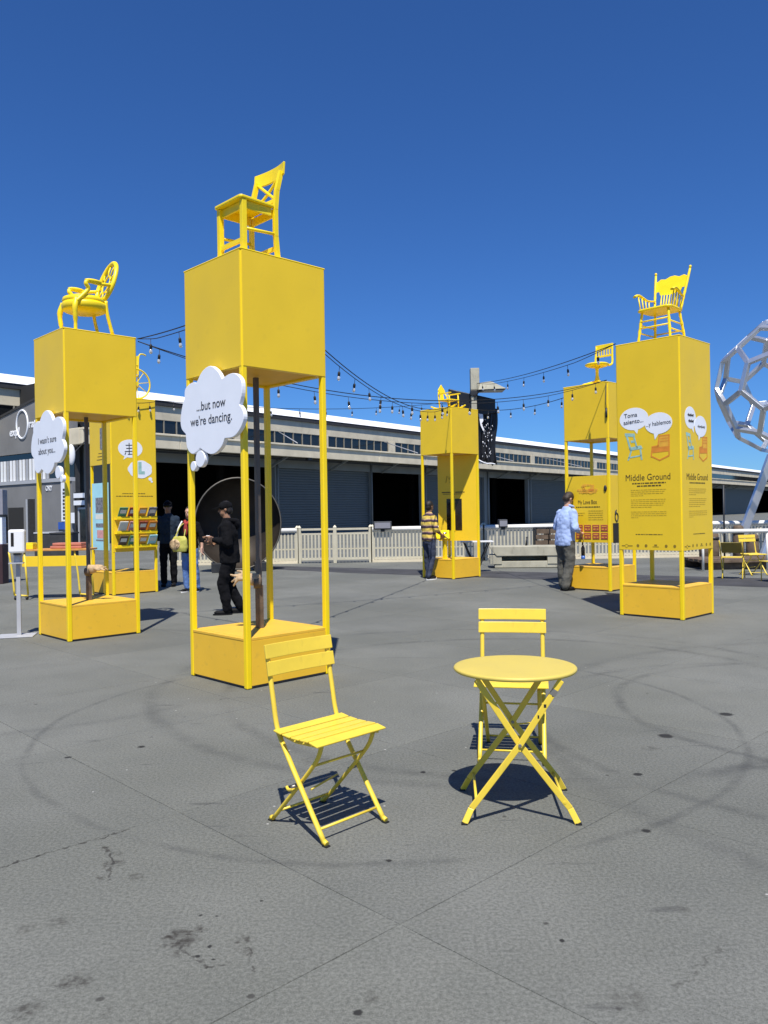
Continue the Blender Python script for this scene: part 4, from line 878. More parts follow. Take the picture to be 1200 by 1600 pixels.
b = MB(); b.box((0.06, 3.0, 0.0006), (0.10, 0.42, 0.001)); b.build('photo_print', 'greyprint', t, 0, face('L', 0, 0, 0.005)); b = MB(); b.box((0.13, 3.0, 0.0006), (0.05, 0.42, 0.001)); b.build('photo_print', 'inkblue', t, 0, face('L', 0, 0, 0.005))
lines(t, 'L', [(-0.06, 0.2, 2.72), (-0.1, 0.2, 2.66), (-0.14, 0.2, 2.6)], 'inkbrown', 0.016)
post_board = panel(t, 'L', 0.85, 2.15, 'poster', 'cyan', -0.006, u0=-0.40, u1=0.30)
for u, z, w_, h_, m in ((-0.05, 1.72, 0.40, 0.30, 'greyprint'), (-0.05, 1.50, 0.42, 0.10, 'lightprint'), (-0.05, 1.33, 0.40, 0.08, 'greyprint'), (-0.03, 1.16, 0.34, 0.16, 'pinkprint'), (-0.05, 1.04, 0.4, 0.03, 'greyprint')):
    b = MB(); b.box((u, z, 0.0006), (w_, h_, 0.001)); b.build('poster_picture', m, post_board, 0, Matrix.Translation((0, 0, -0.0055)))
shelf_rows = (1.50, 1.23, 0.96)
for r_, z in enumerate(shelf_rows):
    b = MB(); b.box((0, z - 0.06, 0.045), (0.84, 0.012, 0.09)); b.box((0, z - 0.03, 0.088), (0.84, 0.05, 0.008))
    b.build('shelf', 'post', t, 0.002, face('R', 0, 0, 0.004))
cols = [['green', 'redprint', 'inkamber', 'greyprint'], ['lightprint', 'pinkprint', 'redprint', 'inkorange'], ['brownwood', 'green', 'inkamber', 'cyan']]
cn = {'green': 'green', 'redprint': 'brick red', 'inkamber': 'amber', 'greyprint': 'grey', 'lightprint': 'pale cream', 'pinkprint': 'pink', 'inkorange': 'orange', 'brownwood': 'brown', 'cyan': 'light blue'}
cx, cy = CEN['T6']; TM = Matrix.Translation((cx, cy, 0)) @ Matrix.Rotation(GA, 4, 'Z')
for r_, z in enumerate(shelf_rows):
    for c_ in range(4):
        m = cols[r_][c_]
        o = thing('brochure', '%s brochure tilted out of the %s shelf, %s in its row' % (cn[m], ('top', 'middle', 'bottom')[r_], ('first from left', 'second', 'third', 'last')[c_]), 'brochure', group='brochures on the tower shelves')
        o.matrix_world = TM @ face('R', -0.30 + 0.2 * c_, z - 0.05, 0.030) @ Matrix.Rotation(R(33), 4, 'X')
        part('cover', m, o, lambda b: b.box((0, 0.13, 0.0), (0.165, 0.26, 0.014)), 0.001)
        part('title_band', 'lightprint', o, lambda b: b.box((0, 0.17, 0.008), (0.12, 0.08, 0.003)))

# ---------------------------------------------------------------- chairs on top of the towers
TOP = TH + 0.012
def on_tower(key, name, label, lx, ly, rz, cat='chair'):
    cx, cy = CEN[key]; p = Vector((cx, cy, TOP)) + Matrix.Rotation(GA, 3, 'Z') @ Vector((lx, ly, 0))
    return thing(name, label, cat, p, GA + rz)
# cross-back dining chair; local front is -Y
c = on_tower('T1', 'dining_chair', 'yellow cross-back dining chair on top of the nearest tower', -0.215, -0.215, R(-90))
for s_ in (-1, 1):
    part('leg', 'chair', c, lambda b: b.bar((s_ * 0.18, -0.165, 0), (s_ * 0.18, -0.165, 0.45), 0.046, 0.046, (0, 1, 0)), 0.003)
    def rear(b):
        pts = [(0.0, 0.195), (0.2, 0.175), (0.44, 0.175), (0.62, 0.195), (0.80, 0.245)]
        for (z0, y0), (z1, y1) in zip(pts, pts[1:]): b.bar((s_ * 0.185, y0, z0 - 0.004), (s_ * 0.185, y1, z1 + 0.004), 0.034, 0.042, (0, 1, 0))
    part('back_leg', 'chair', c, rear, 0.002)
part('seat', 'chair', c, lambda b: b.prism([(-0.213, -0.195), (-0.195, -0.213), (0.195, -0.213), (0.213, -0.195), (0.195, 0.16), (-0.195, 0.16)], 0.028, Matrix.Translation((0, 0, 0.452))), 0.008)
part('apron', 'chair', c, lambda b: (b.box((0, -0.15, 0.415), (0.33, 0.02, 0.07)), b.box((0, 0.175, 0.415), (0.33, 0.024, 0.07)), b.box((-0.165, 0, 0.415), (0.02, 0.28, 0.07)), b.box((0.165, 0, 0.415), (0.02, 0.28, 0.07))), 0.002)
def toprail(b):
    n = 10; vs = []; fs = []
    for i in range(n + 1):
        u = -1 + 2 * i / n; x = u * 0.225; y = 0.245 + 0.045 * (1 - u * u)
        for dy, z in ((-0.011, 0.77), (0.011, 0.77), (0.022, 0.885 + 0.012 * (1 - u * u)), (0.0, 0.885 + 0.012 * (1 - u * u))): vs.append((x, y + dy, z))
    for i in range(n):
        for j in range(4): a = i * 4 + j; d = i * 4 + (j + 1) % 4; fs.append((a, d, d + 4, a + 4))
    fs += [(0, 1, 2, 3)[::-1], (n * 4, n * 4 + 1, n * 4 + 2, n * 4 + 3)]; b.add(vs, fs)
part('top_rail', 'chair', c, toprail, 0.004)
for s_ in (-1, 1): part('cross_brace', 'chair', c, lambda b: b.tube(catmull([(s_ * -0.165, 0.20, 0.54), (0, 0.232 + 0.006 * s_, 0.655), (s_ * 0.165, 0.245, 0.775)], 3), 0.014, 6), 0)
part('lower_rail', 'chair', c, lambda b: b.box((0, 0.185, 0.53), (0.34, 0.022, 0.035)), 0.003)
part('stretcher', 'chair', c, lambda b: (b.tube([(-0.185, -0.17, 0.20), (-0.185, 0.18, 0.22)], 0.014, 6), b.tube([(0.185, -0.17, 0.20), (0.185, 0.18, 0.22)], 0.014, 6)))
part('stretcher', 'chair', c, lambda b: (b.box((0, -0.17, 0.10), (0.33, 0.02, 0.04)), b.box((0, 0.185, 0.10), (0.33, 0.02, 0.04))), 0.002)

# oval-back armchair
c = on_tower('T2', 'oval_back_armchair', 'yellow oval-back armchair with padded round seat on the left tower', -0.09, -0.205, R(-90))
for s_ in (-1, 1):
    part('leg', 'chair', c, lambda b: b.tube(catmull([(s_ * 0.200, -0.18, 0.40), (s_ * 0.228, -0.215, 0.27), (s_ * 0.215, -0.205, 0.10), (s_ * 0.212, -0.205, 0.0)], 4), [0.034] * 3 + [0.036] * 2 + [0.03] * 3 + [0.022] * 5, 8))
    part('back_leg', 'chair', c, lambda b: b.tube(catmull([(s_ * 0.18, 0.20, 0.42), (s_ * 0.185, 0.215, 0.25), (s_ * 0.19, 0.28, 0.0)], 4), 0.023, 8))
    part('arm', 'chair', c, lambda b: b.tube(catmull([(s_ * 0.20, 0.27, 0.63), (s_ * 0.24, 0.09, 0.605), (s_ * 0.25, -0.06, 0.61), (s_ * 0.25, -0.085, 0.58), (s_ * 0.238, -0.05, 0.52), (s_ * 0.232, -0.12, 0.43), (s_ * 0.22, -0.195, 0.35)], 4), [0.022] * 12 + [0.027] * 13, 8))
    part('arm_pad', 'chair', c, lambda b: b.ell((s_ * 0.248, 0.01, 0.625), (0.036, 0.11, 0.024)))
part('seat_frame', 'chair', c, lambda b: b.lathe([(0.235, 0.285), (0.262, 0.30), (0.268, 0.36), (0.255, 0.385)], 28, None, True, 1.06, 1.0))
part('cushion', 'chair', c, lambda b: b.lathe([(0.25, 0.38), (0.262, 0.41), (0.25, 0.445), (0.17, 0.475), (0.05, 0.485)], 28))
def backpt(a, k=1.0): # oval in tilted plane
    x = 0.215 * k * math.cos(a); h = 0.67 + 0.30 * k * math.sin(a) if math.sin(a) > 0 else 0.67 + 0.23 * k * math.sin(a)
    return (x, 0.215 + (h - 0.44) * 0.33, h)
part('back_frame', 'chair', c, lambda b: b.tube([backpt(2 * math.pi * i / 32) for i in range(32)], 0.030, 8, closed=True))
def fret(b):
    b.tube([backpt(2 * math.pi * i / 20, 0.42) for i in range(20)], 0.012, 6, closed=True)
    for i in range(9): a = 2 * math.pi * i / 9 + 0.35; b.tube([backpt(a, 0.42), backpt(a + 0.18, 0.7), backpt(a, 0.97)], 0.011, 6)
part('fretwork', 'chair', c, fret)

# pressed-back armchair with spindles
c = on_tower('T4', 'spindle_armchair', 'yellow spindle armchair with carved crest on the right tower', -0.09, -0.03, R(-90))
turned = lambda p, q: ([Vector(p).lerp(Vector(q), k / 8) for k in range(9)], [0.016, 0.021, 0.017, 0.024, 0.018, 0.023, 0.017, 0.019, 0.013])
for s_ in (-1, 1):
    part('leg', 'chair', c, lambda b: b.tube(*turned((s_ * 0.19, -0.17, 0.44), (s_ * 0.235, -0.215, 0)), 8))
    part('back_leg', 'chair', c, lambda b: b.tube(*turned((s_ * 0.18, 0.18, 0.44), (s_ * 0.225, 0.26, 0)), 8))
    part('back_post', 'chair', c, lambda b: (b.tube([Vector((s_ * 0.195, 0.19, 0.46)).lerp(Vector((s_ * 0.255, 0.37, 1.06)), k / 14) for k in range(15)], [0.02, 0.016, 0.02, 0.015, 0.02, 0.015, 0.02, 0.017, 0.019, 0.019, 0.019, 0.019, 0.018, 0.017, 0.014], 8), b.ell((s_ * 0.257, 0.374, 1.085), (0.02, 0.02, 0.024), 8, 6)))
    part('arm', 'chair', c, lambda b: b.tube(catmull([(s_ * 0.205, 0.225, 0.66), (s_ * 0.25, 0.08, 0.655), (s_ * 0.27, -0.12, 0.70), (s_ * 0.275, -0.22, 0.66)], 4), [0.02] * 5 + [0.026] * 5 + [0.03] * 3, 8, flat=0.55))
    for k in range(4): part('arm_spindle', 'chair', c, lambda b: b.tube([(s_ * 0.225, -0.15 + 0.085 * k, 0.46), (s_ * (0.262 - 0.008 * k), -0.14 + 0.085 * k, 0.68 - 0.008 * k)], 0.009, 6))
    part('side_stretcher', 'chair', c, lambda b: (b.tube([(s_ * 0.215, -0.19, 0.26), (s_ * 0.205, 0.215, 0.26)], 0.010, 6), b.tube([(s_ * 0.222, -0.20, 0.15), (s_ * 0.214, 0.235, 0.15)], 0.010, 6)))
part('seat', 'chair', c, lambda b: b.prism([(-0.25, -0.19), (-0.2, -0.235), (0, -0.245), (0.2, -0.235), (0.25, -0.19), (0.24, 0.05), (0.20, 0.22), (-0.20, 0.22), (-0.24, 0.05)], 0.034, Matrix.Translation((0, 0, 0.436))), 0.012)
def crest(b):
    lo = [(-0.235, 0.80), (-0.17, 0.80), (-0.15, 0.745), (0, 0.725), (0.15, 0.745), (0.17, 0.80), (0.235, 0.80)]
    hi = [(0.245, 0.945), (0.17, 0.99), (0.10, 0.975), (0.03, 1.005), (-0.03, 1.005), (-0.10, 0.975), (-0.17, 0.99), (-0.245, 0.945)]
    b.prism(lo + hi, 0.02, frame((0, 0.19 + 0.012, 0) , (1, 0, 0), (0, 0.30, 1)) @ Matrix.Translation((0, 0, 0)))
cr = MB(); crest(cr)
cr.v = [(x, 0.185 + (z - 0.46) * 0.30 + (y - 0.202 - 0.30 * z), z) if False else (x, 0.19 + (z - 0.46) * 0.30 + (0.0 if i < 15 else 0.02), z) for i, (x, y, z) in enumerate(cr.v)]
cr.build('crest', 'chair', c, 0.003)
for k in range(7): u = -0.105 + 0.035 * k; part('back_spindle', 'chair', c, lambda b: b.tube([(u, 0.195, 0.46), (u * 1.15, 0.236, 0.60), (u * 1.2, 0.283, 0.76)], [0.007, 0.011, 0.007], 6))
part('front_stretcher', 'chair', c, lambda b: (b.tube([(-0.215, -0.195, 0.30), (0.215, -0.195, 0.30)], 0.011, 6), b.tube([(-0.222, -0.2, 0.21), (0.222, -0.2, 0.21)], 0.011, 6), b.tube([(-0.215, 0.235, 0.18), (0.215, 0.235, 0.18)], 0.011, 6)))

# swivel office chair
c = on_tower('T5', 'swivel_chair', 'yellow swivel office chair with slatted back on the far right tower', -0.12, -0.05, R(-90))
part('pedestal', 'chair', c, lambda b: b.lathe([(0.07, 0.06), (0.045, 0.12), (0.03, 0.20), (0.03, 0.30), (0.06, 0.36)], 12))
for k in range(4): part('foot', 'chair', c, lambda b: b.bar((0, 0, 0.09), (0.27 * math.cos(R(45 + 90 * k)), 0.27 * math.sin(R(45 + 90 * k)), 0.02), 0.04, 0.035))
part('seat', 'chair', c, lambda b: b.lathe([(0.18, 0.36), (0.215, 0.38), (0.22, 0.40), (0.19, 0.415), (0.05, 0.405)], 24, None, True, 1.0, 1.0))
for s_ in (-1, 1): part('back_post', 'chair', c, lambda b: b.tube(catmull([(s_ * 0.165, 0.13, 0.38), (s_ * 0.18, 0.23, 0.42), (s_ * 0.175, 0.25, 0.58), (s_ * 0.165, 0.27, 0.78)], 4), 0.02, 8))
part('top_slat', 'chair', c, lambda b: b.box((0, 0.272, 0.76), (0.37, 0.022, 0.10), Matrix.Identity(4)), 0.006)
part('mid_rail', 'chair', c, lambda b: b.box((0, 0.252, 0.585), (0.34, 0.022, 0.035)), 0.004)
for k in range(5): part('back_slat', 'chair', c, lambda b: b.box((-0.11 + 0.055 * k, 0.26, 0.66), (0.022, 0.012, 0.13)))
part('seat_bracket', 'chair', c, lambda b: b.box((0, 0.0, 0.352), (0.1, 0.24, 0.02)))

# wheelchair
c = on_tower('T6', 'wheelchair', 'yellow wheelchair with spoked wheel on the tower behind the left one', 0.05, -0.02, R(-90), 'wheelchair')
for s_ in (-1, 1):
    w = part('wheel', 'chair', c, lambda b: b.tube([(s_ * 0.29, 0.10 + 0.29 * math.cos(a), 0.31 + 0.29 * math.sin(a)) for a in [2 * math.pi * k / 36 for k in range(36)]], 0.017, 8, closed=True))
    part('spoke', 'chair', w, lambda b: [b.tube([(s_ * 0.29, 0.10, 0.31), (s_ * 0.29, 0.10 + 0.285 * math.cos(R(45 * k + 10)), 0.31 + 0.285 * math.sin(R(45 * k + 10)))], 0.007, 6) for k in range(8)])
    part('hub', 'chair', w, lambda b: b.tube([(s_ * 0.25, 0.10, 0.31), (s_ * 0.325, 0.10, 0.31)], 0.04, 12))
    part('caster', 'chair', c, lambda b: b.tube([(s_ * 0.24, -0.25 + 0.09 * math.cos(a), 0.105 + 0.09 * math.sin(a)) for a in [2 * math.pi * k / 20 for k in range(20)]], 0.015, 6, closed=True))
    part('side_frame', 'chair', c, lambda b: (b.tube(catmull([(s_ * 0.22, 0.35, 0.90), (s_ * 0.22, 0.27, 0.92), (s_ * 0.22, 0.20, 0.86), (s_ * 0.22, 0.18, 0.5), (s_ * 0.22, 0.17, 0.25)], 4), 0.014, 8), b.tube([(s_ * 0.22, 0.18, 0.68), (s_ * 0.22, -0.12, 0.68), (s_ * 0.22, -0.14, 0.48), (s_ * 0.22, -0.28, 0.44), (s_ * 0.2, -0.36, 0.12)], 0.013, 8), b.tube([(s_ * 0.22, 0.17, 0.25), (s_ * 0.23, -0.25, 0.24)], 0.013, 8), b.tube([(s_ * 0.24, -0.25, 0.24), (s_ * 0.24, -0.25, 0.1)], 0.012, 6)))
    part('footplate', 'chair', c, lambda b: b.box((s_ * 0.11, -0.40, 0.11), (0.17, 0.13, 0.015)))
part('seat', 'chair', c, lambda b: b.box((0, 0.0, 0.48), (0.42, 0.38, 0.03)), 0.008)
part('backrest', 'chair', c, lambda b: b.box((0, 0.185, 0.70), (0.42, 0.02, 0.36)), 0.006)

# small rocking chair
c = on_tower('T3', 'rocking_chair', 'small yellow rocking chair with pointed back on the central tower', -0.12, -0.10, R(0), 'rocking chair')
for s_ in (-1, 1):
    part('runner', 'chair', c, lambda b: b.tube(catmull([(s_ * 0.15, -0.36, 0.07), (s_ * 0.15, -0.2, 0.025), (s_ * 0.15, 0, 0.015), (s_ * 0.15, 0.22, 0.03), (s_ * 0.15, 0.40, 0.085)], 4), 0.016, 6))
    part('leg', 'chair', c, lambda b: b.tube([(s_ * 0.15, -0.16, 0.02), (s_ * 0.15, -0.15, 0.34)], 0.017, 6)); part('back_post', 'chair', c, lambda b: b.tube([(s_ * 0.15, 0.13, 0.02), (s_ * 0.15, 0.17, 0.30), (s_ * 0.10, 0.21, 0.40)], 0.018, 6))
    part('arm', 'chair', c, lambda b: b.box((s_ * 0.155, -0.02, 0.345), (0.05, 0.36, 0.022)), 0.004)
part('seat', 'chair', c, lambda b: b.box((0, 0, 0.20), (0.34, 0.34, 0.025)), 0.006)
part('pointed_back', 'chair', c, lambda b: b.prism([(-0.06, 0.22), (0.06, 0.22), (0.05, 0.36), (0.12, 0.44), (0, 0.58), (-0.12, 0.44), (-0.05, 0.36)], 0.025, frame((0, 0.19, 0), (1, 0, 0), (0, 0.08, 1))), 0.006)

# ---------------------------------------------------------------- folding bistro furniture
def bistro_chair(label, loc, rz, group='yellow folding bistro chairs'):
    c = thing('folding_chair', label, 'chair', loc, rz, group)
    for s_ in (-1, 1):
        part('leg', 'bistro', c, lambda b: b.tube(catmull([(s_ * 0.19, -0.205, 0.012), (s_ * 0.19, -0.045, 0.225), (s_ * 0.19, 0.10, 0.425), (s_ * 0.19, 0.135, 0.50), (s_ * 0.19, 0.158, 0.62), (s_ * 0.19, 0.205, 0.862)], 4), 0.0135, 8, flat=0.75))
        part('leg', 'bistro', c, lambda b: b.tube(catmull([(s_ * 0.165, 0.205, 0.012), (s_ * 0.165, 0.02, 0.20), (s_ * 0.165, -0.125, 0.355), (s_ * 0.165, -0.165, 0.432)], 4), 0.0125, 8, flat=0.75))
        part('foot', 'bistro', c, lambda b: (b.tube([(s_ * 0.19, -0.20, 0.020), (s_ * 0.19, -0.222, 0.012)], 0.0125, 8), b.tube([(s_ * 0.165, 0.20, 0.020), (s_ * 0.165, 0.222, 0.012)], 0.012, 8)))
        part('foot_pad', 'rubber', c, lambda b: (b.box((s_ * 0.19, -0.216, 0.003), (0.026, 0.03, 0.006)), b.box((s_ * 0.165, 0.216, 0.003), (0.024, 0.03, 0.006))))
        part('seat_runner', 'bistro', c, lambda b: b.tube([(s_ * 0.178, -0.185, 0.437), (s_ * 0.178, 0.0, 0.428), (s_ * 0.178, 0.115, 0.445)], 0.008, 6))
        part('rivet', 'scuff', c, lambda b: b.tube([(s_ * 0.155, 0.004, 0.222), (s_ * 0.207, 0.004, 0.222)], 0.008, 8))
    prof = [(-0.205, 0.440), (-0.135, 0.453), (-0.07, 0.450), (-0.005, 0.449), (0.06, 0.453), (0.125, 0.462)]
    for i in range(5):
        (y0, z0), (y1, z1) = prof[i], prof[i + 1]; d = Vector((0, y1 - y0, z1 - z0)); n = d.normalized()
        b = MB(); p = Vector((0, y0, z0)) + n * 0.005; q = Vector((0, y1, z1)) - n * 0.005; m_ = (p + q) / 2
        mx = frame(m_ + Vector((0, 0, 0.006)), (1, 0, 0), n)
        b.box((0, 0, 0), (0.44, (q - p).length, 0.009), mx); b.build('seat_slat', 'bistro', c, 0.003)
    for z0, y0 in ((0.752, 0.187), (0.834, 0.203)):
        n = 8; vs = []; fs = []
        for i in range(n + 1):
            u = -1 + 2 * i / n; x = u * 0.213; yy = y0 - 0.020 + 0.012 * (1 - u * u)
            for dy, dz in ((-0.005, -0.034), (0.005, -0.036), (0.005 + 0.012, 0.032), (-0.005 + 0.012, 0.034)): vs.append((x, yy + dy - 0.006, z0 + dz))
        for i in range(n):
            for j in range(4): a = i * 4 + j; d_ = i * 4 + (j + 1) % 4; fs.append((a, d_, d_ + 4, a + 4))
        fs += [(3, 2, 1, 0), (n * 4, n * 4 + 1, n * 4 + 2, n * 4 + 3)]
        b = MB(); b.add(vs, fs); b.build('back_slat', 'bistro', c, 0.003)
    part('front_bar', 'bistro', c, lambda b: b.tube([(-0.19, -0.165, 0.062), (0.19, -0.165, 0.062)], 0.0065, 8))
    part('rear_bar', 'bistro', c, lambda b: b.tube([(-0.165, 0.165, 0.058), (0.165, 0.165, 0.058)], 0.0065, 8))
    part('cross_bar', 'bistro', c, lambda b: b.tube([(-0.165, -0.10, 0.33), (0.165, -0.10, 0.33)], 0.0065, 8))
    part('latch', 'bistro', c, lambda b: (b.tube(catmull([(-0.18, 0.02, 0.20), (-0.172, 0.07, 0.185), (-0.168, 0.09, 0.195)], 4), 0.008, 6), b.tube([(0.165, 0.10, 0.17), (-0.05, 0.05, 0.16)], 0.005, 6)))
    return c
chA = bistro_chair('yellow folding chair standing alone, turned right, in the foreground', (-0.305, 3.883, 0), R(45.4))
chB = bistro_chair('yellow folding chair tucked behind the round table', (0.772, 4.935, 0), R(-11))
chC = copy_tree(chB); chC.location = (8.0, 17.4, 0); chC.rotation_euler = (0, 0, R(14)); tag(chC, 'far yellow folding chair at the right picture edge with two back slats')

tb = thing('round_table', 'round yellow folding table on crossed legs in the foreground', 'table', (0.648, 4.045, 0), R(-4.5))
part('top', 'table', tb, lambda b: b.lathe([(0.290, 0.690), (0.303, 0.692), (0.308, 0.698), (0.308, 0.706), (0.304, 0.711), (0.29, 0.7125), (0.05, 0.7125)], 72))
for s_ in (-1, 1):
    for k in (-1, 1):
        def leg(b):
            y = s_ * 0.215 + k * 0.008
            p = [(k * 0.268, y + s_ * 0.02, 0.006), (k * 0.235, y, 0.07), (0, y, 0.375), (-k * 0.20, y, 0.685)]
            for a, c_ in zip(p, p[1:]): b.bar(a, c_, 0.012, 0.030, (1, 0, 0.4))
        part('leg', 'bistro', tb, leg, 0.003)
        part('foot_pad', 'rubber', tb, lambda b: b.box((k * 0.27, s_ * 0.235 + k * 0.008, 0.004), (0.03, 0.02, 0.008)))
    part('rivet', 'scuff', tb, lambda b: b.tube([(0, s_ * 0.195, 0.375), (0, s_ * 0.237, 0.375)], 0.008, 10))
for k in (-1, 1):
    part('foot_bar', 'bistro', tb, lambda b: b.tube([(k * 0.21, -0.215, 0.10), (k * 0.21, 0.215, 0.10)], 0.007, 8))
    part('under_bar', 'bistro', tb, lambda b: b.tube([(k * 0.195, -0.225, 0.682), (k * 0.195, 0.225, 0.682)], 0.008, 8))
PC_ = part('paint_chip', 'rubber', tb, lambda b: [b.box((0.086 + 0.035 * i + random.uniform(-0.006, 0.006), -0.2292, 0.512 + 0.052 * i), (0.008 + 0.004 * (i % 2), 0.001, 0.016)) for i in range(3)]); tag(PC_, kind='stuff')
part('worn_patch', 'scuff', tb, lambda b: b.bar((0.155, -0.2285, 0.615), (0.172, -0.2285, 0.641), 0.003, 0.031, (1, 0, 0.4)))

rc = thing('reclining_chair', 'yellow reclining folding chair seen from behind beside the right tower', 'chair', (7.22, 16.6, 0), R(152))
for s_ in (-1, 1):
    part('leg', 'bistro', rc, lambda b: (b.tube([(s_ * 0.21, -0.20, 0.012), (s_ * 0.21, 0.16, 0.44)], 0.013, 6), b.tube([(s_ * 0.19, 0.20, 0.012), (s_ * 0.19, -0.18, 0.43)], 0.013, 6)))
    part('back_post', 'bistro', rc, lambda b: b.tube([(s_ * 0.21, 0.13, 0.43), (s_ * 0.21, 0.48, 0.80)], 0.013, 6))
part('backrest', 'backshade', rc, lambda b: b.box((0, 0, 0), (0.38, 0.30, 0.012), frame((0, 0.33, 0.655), (1, 0, 0), Vector((0, 0.34, 0.36)).normalized())), 0.003)
part('seat', 'bistro', rc, lambda b: b.box((0, -0.02, 0.445), (0.42, 0.36, 0.014)), 0.003)
lt = thing('low_table', 'low square yellow table at the right picture edge', 'table', (7.72, 15.75, 0), R(8))
part('top', 'bistro', lt, lambda b: b.box((0, 0, 0.40), (0.5, 0.42, 0.018)), 0.004)
for a_ in (-1, 1):
    for b_ in (-1, 1): part('leg', 'bistro', lt, lambda b: b.tube([(a_ * 0.22, b_ * 0.18, 0), (a_ * 0.22, b_ * 0.18, 0.395)], 0.010, 6))

# ---------------------------------------------------------------- things at the left edge
san = thing('hand_sanitizer_stand', 'white hand sanitizer dispenser on a grey pole left of the left tower', 'dispenser', (-4.66, 10.16, 0), R(14))
part('base_plate', 'greypaint', san, lambda b: b.box((-0.03, 0, 0.008), (0.44, 0.34, 0.012)), 0.004)
part('pole', 'greypaint', san, lambda b: b.box((0, 0.02, 0.53), (0.05, 0.035, 1.04)), 0.004)
part('drip_tray', 'greypaint', san, lambda b: (b.box((-0.01, -0.03, 0.93), (0.17, 0.12, 0.012)), b.box((0, 0.025, 0.99), (0.10, 0.03, 0.14))))
disp = part('dispenser', 'plasticwhite', san, lambda b: b.box((0, -0.02, 1.205), (0.195, 0.13, 0.30)), 0.025)
part('window', 'screen', disp, lambda b: b.box((-0.045, -0.086, 1.23), (0.035, 0.008, 0.17)), 0.003)
part('nozzle', 'darkmetal', disp, lambda b: b.box((0, -0.03, 1.045), (0.08, 0.07, 0.03)), 0.005)

kio = thing('information_pylon', 'grey and white information pylon with maroon base at left picture edge', 'sign', (-9.12, 18.4, 0))
part('base', 'maroon', kio, lambda b: b.box((0, 0, 0.45), (0.80, 0.3, 0.9)), 0.01)
part('lower_panel', 'white', kio, lambda b: b.box((0, 0, 1.22), (0.76, 0.2, 0.63)), 0.01)
part('upper_panel', 'signgrey', kio, lambda b: b.box((0, 0, 1.87), (0.82, 0.24, 0.58)), 0.01)
part('divider', 'darkmetal', kio, lambda b: b.box((0, 0, 1.555), (0.82, 0.22, 0.04)))

bt = thing('bar_table', 'long orange-topped bar table with yellow apron behind the left tower', 'table', (-6.12, 14.85, 0))
part('top', 'orangewood', bt, lambda b: b.box((0, 0, 0.905), (1.40, 0.5, 0.035)), 0.006)
part('apron', 'panel', bt, lambda b: b.box((0.08, -0.2, 0.70), (1.2, 0.02, 0.19)), 0.003)
for xx in (-0.62, 0.58): part('leg_frame', 'bistro', bt, lambda b: (b.tube(catmull([(xx - 0.14, -0.2, 0.885), (xx - 0.08, -0.2, 0.45), (xx - 0.05, -0.2, 0.09)], 3), 0.018, 8), b.tube([(xx + 0.14, -0.2, 0.885), (xx + 0.20, -0.2, 0.09)], 0.018, 8), b.tube([(xx - 0.05, -0.2, 0.09), (xx + 0.2, -0.2, 0.07)], 0.016, 8)))
for xx in (-0.65, -0.44, 0.55, 0.76): part('caster', 'darkmetal', bt, lambda b: (b.tube([(xx - 0.015, -0.2, 0.036), (xx + 0.015, -0.2, 0.036)], 0.035, 12), b.box((xx, -0.2, 0.06), (0.02, 0.03, 0.04))))
bx1 = thing('yellow_bin', 'small yellow box at the near end of the bar table', 'box', (-6.62, 14.75, 0.924))
part('body', 'chair', bx1, lambda b: b.box((0.06, 0, 0.05), (0.24, 0.2, 0.10)), 0.008); part('lid', 'chair', bx1, lambda b: b.box((0.09, 0, 0.11), (0.16, 0.18, 0.018)), 0.004)
tr1 = thing('red_tray', 'coral red stacked trays on the bar table', 'tray', (-5.86, 14.85, 0.924))
for i in range(2): part('tray', 'redbox', tr1, lambda b: b.box((0.02 * i, 0, 0.025 + 0.056 * i), (0.58 - 0.05 * i, 0.3, 0.048)), 0.01)
for k, (xx, yy, lab) in enumerate(((-12.6, 30, 'black waste bin with pale lid in front of the grey wall'), (-11.6, 29, 'dark grey planter box before the museum wall'))):
    w = thing('waste_bin' if k == 0 else 'planter_box', lab, 'bin' if k == 0 else 'planter', (xx, yy, 0))
    part('body', 'eave', w, lambda b: b.box((0, 0, 0.45), (0.8, 0.6, 0.9)), 0.02); part('lid', 'greypaint' if k == 0 else 'eave', w, lambda b: b.box((0, 0, 0.93), (0.84, 0.64, 0.06)), 0.01)

# ---------------------------------------------------------------- string lights
sock = MB().lathe([(0.004, 0), (0.004, -0.075), (0.016, -0.085), (0.021, -0.10), (0.021, -0.145), (0.013, -0.15)], 10).mesh('socket'); sock.materials.append(M['cable'])
glass = MB().lathe([(0.012, -0.148), (0.020, -0.165), (0.025, -0.185), (0.021, -0.207), (0.008, -0.22)], 12).mesh('bulb'); glass.materials.append(M['bulb'])
def string(label, A_, B_, sag, n, r=0.0065, twin=0.05, phase=0.5):
    A_, B_ = Vector(A_), Vector(B_)
    s = thing('string_light', label, 'string lights', A_, group='festoon strings over the plaza')
    def pt(t, dz=0): return A_.lerp(B_, t) - A_ + Vector((0, 0, -sag * 4 * t * (1 - t) - dz * min(1, 6 * t, 6 * (1 - t))))
    part('cable', 'cable', s, lambda b: b.tube([pt(k / 28) for k in range(29)], r, 6))
    if twin: part('cable', 'cable', s, lambda b: b.tube([pt(k / 28, twin) for k in range(29)], r * 0.8, 6))
    rnd = random.Random(label)
    for k in range(n):
        t = (k + phase) / n; p = pt(t, twin or 0)
        mx = Matrix.Translation(p) @ Matrix.Rotation(rnd.uniform(-0.12, 0.12), 4, 'X') @ Matrix.Rotation(rnd.uniform(-0.12, 0.12), 4, 'Y')
        g = child(glass, 'bulb', s, mx @ Matrix.Scale(0.85, 4)); child(sock, 'socket', g, Matrix.Identity(4))
    return s
string('black festoon string from the left tower up to the nearest tower', (-3.12, 10.25, 3.77), (-1.174, 8.14, 3.76), 0.05, 4)
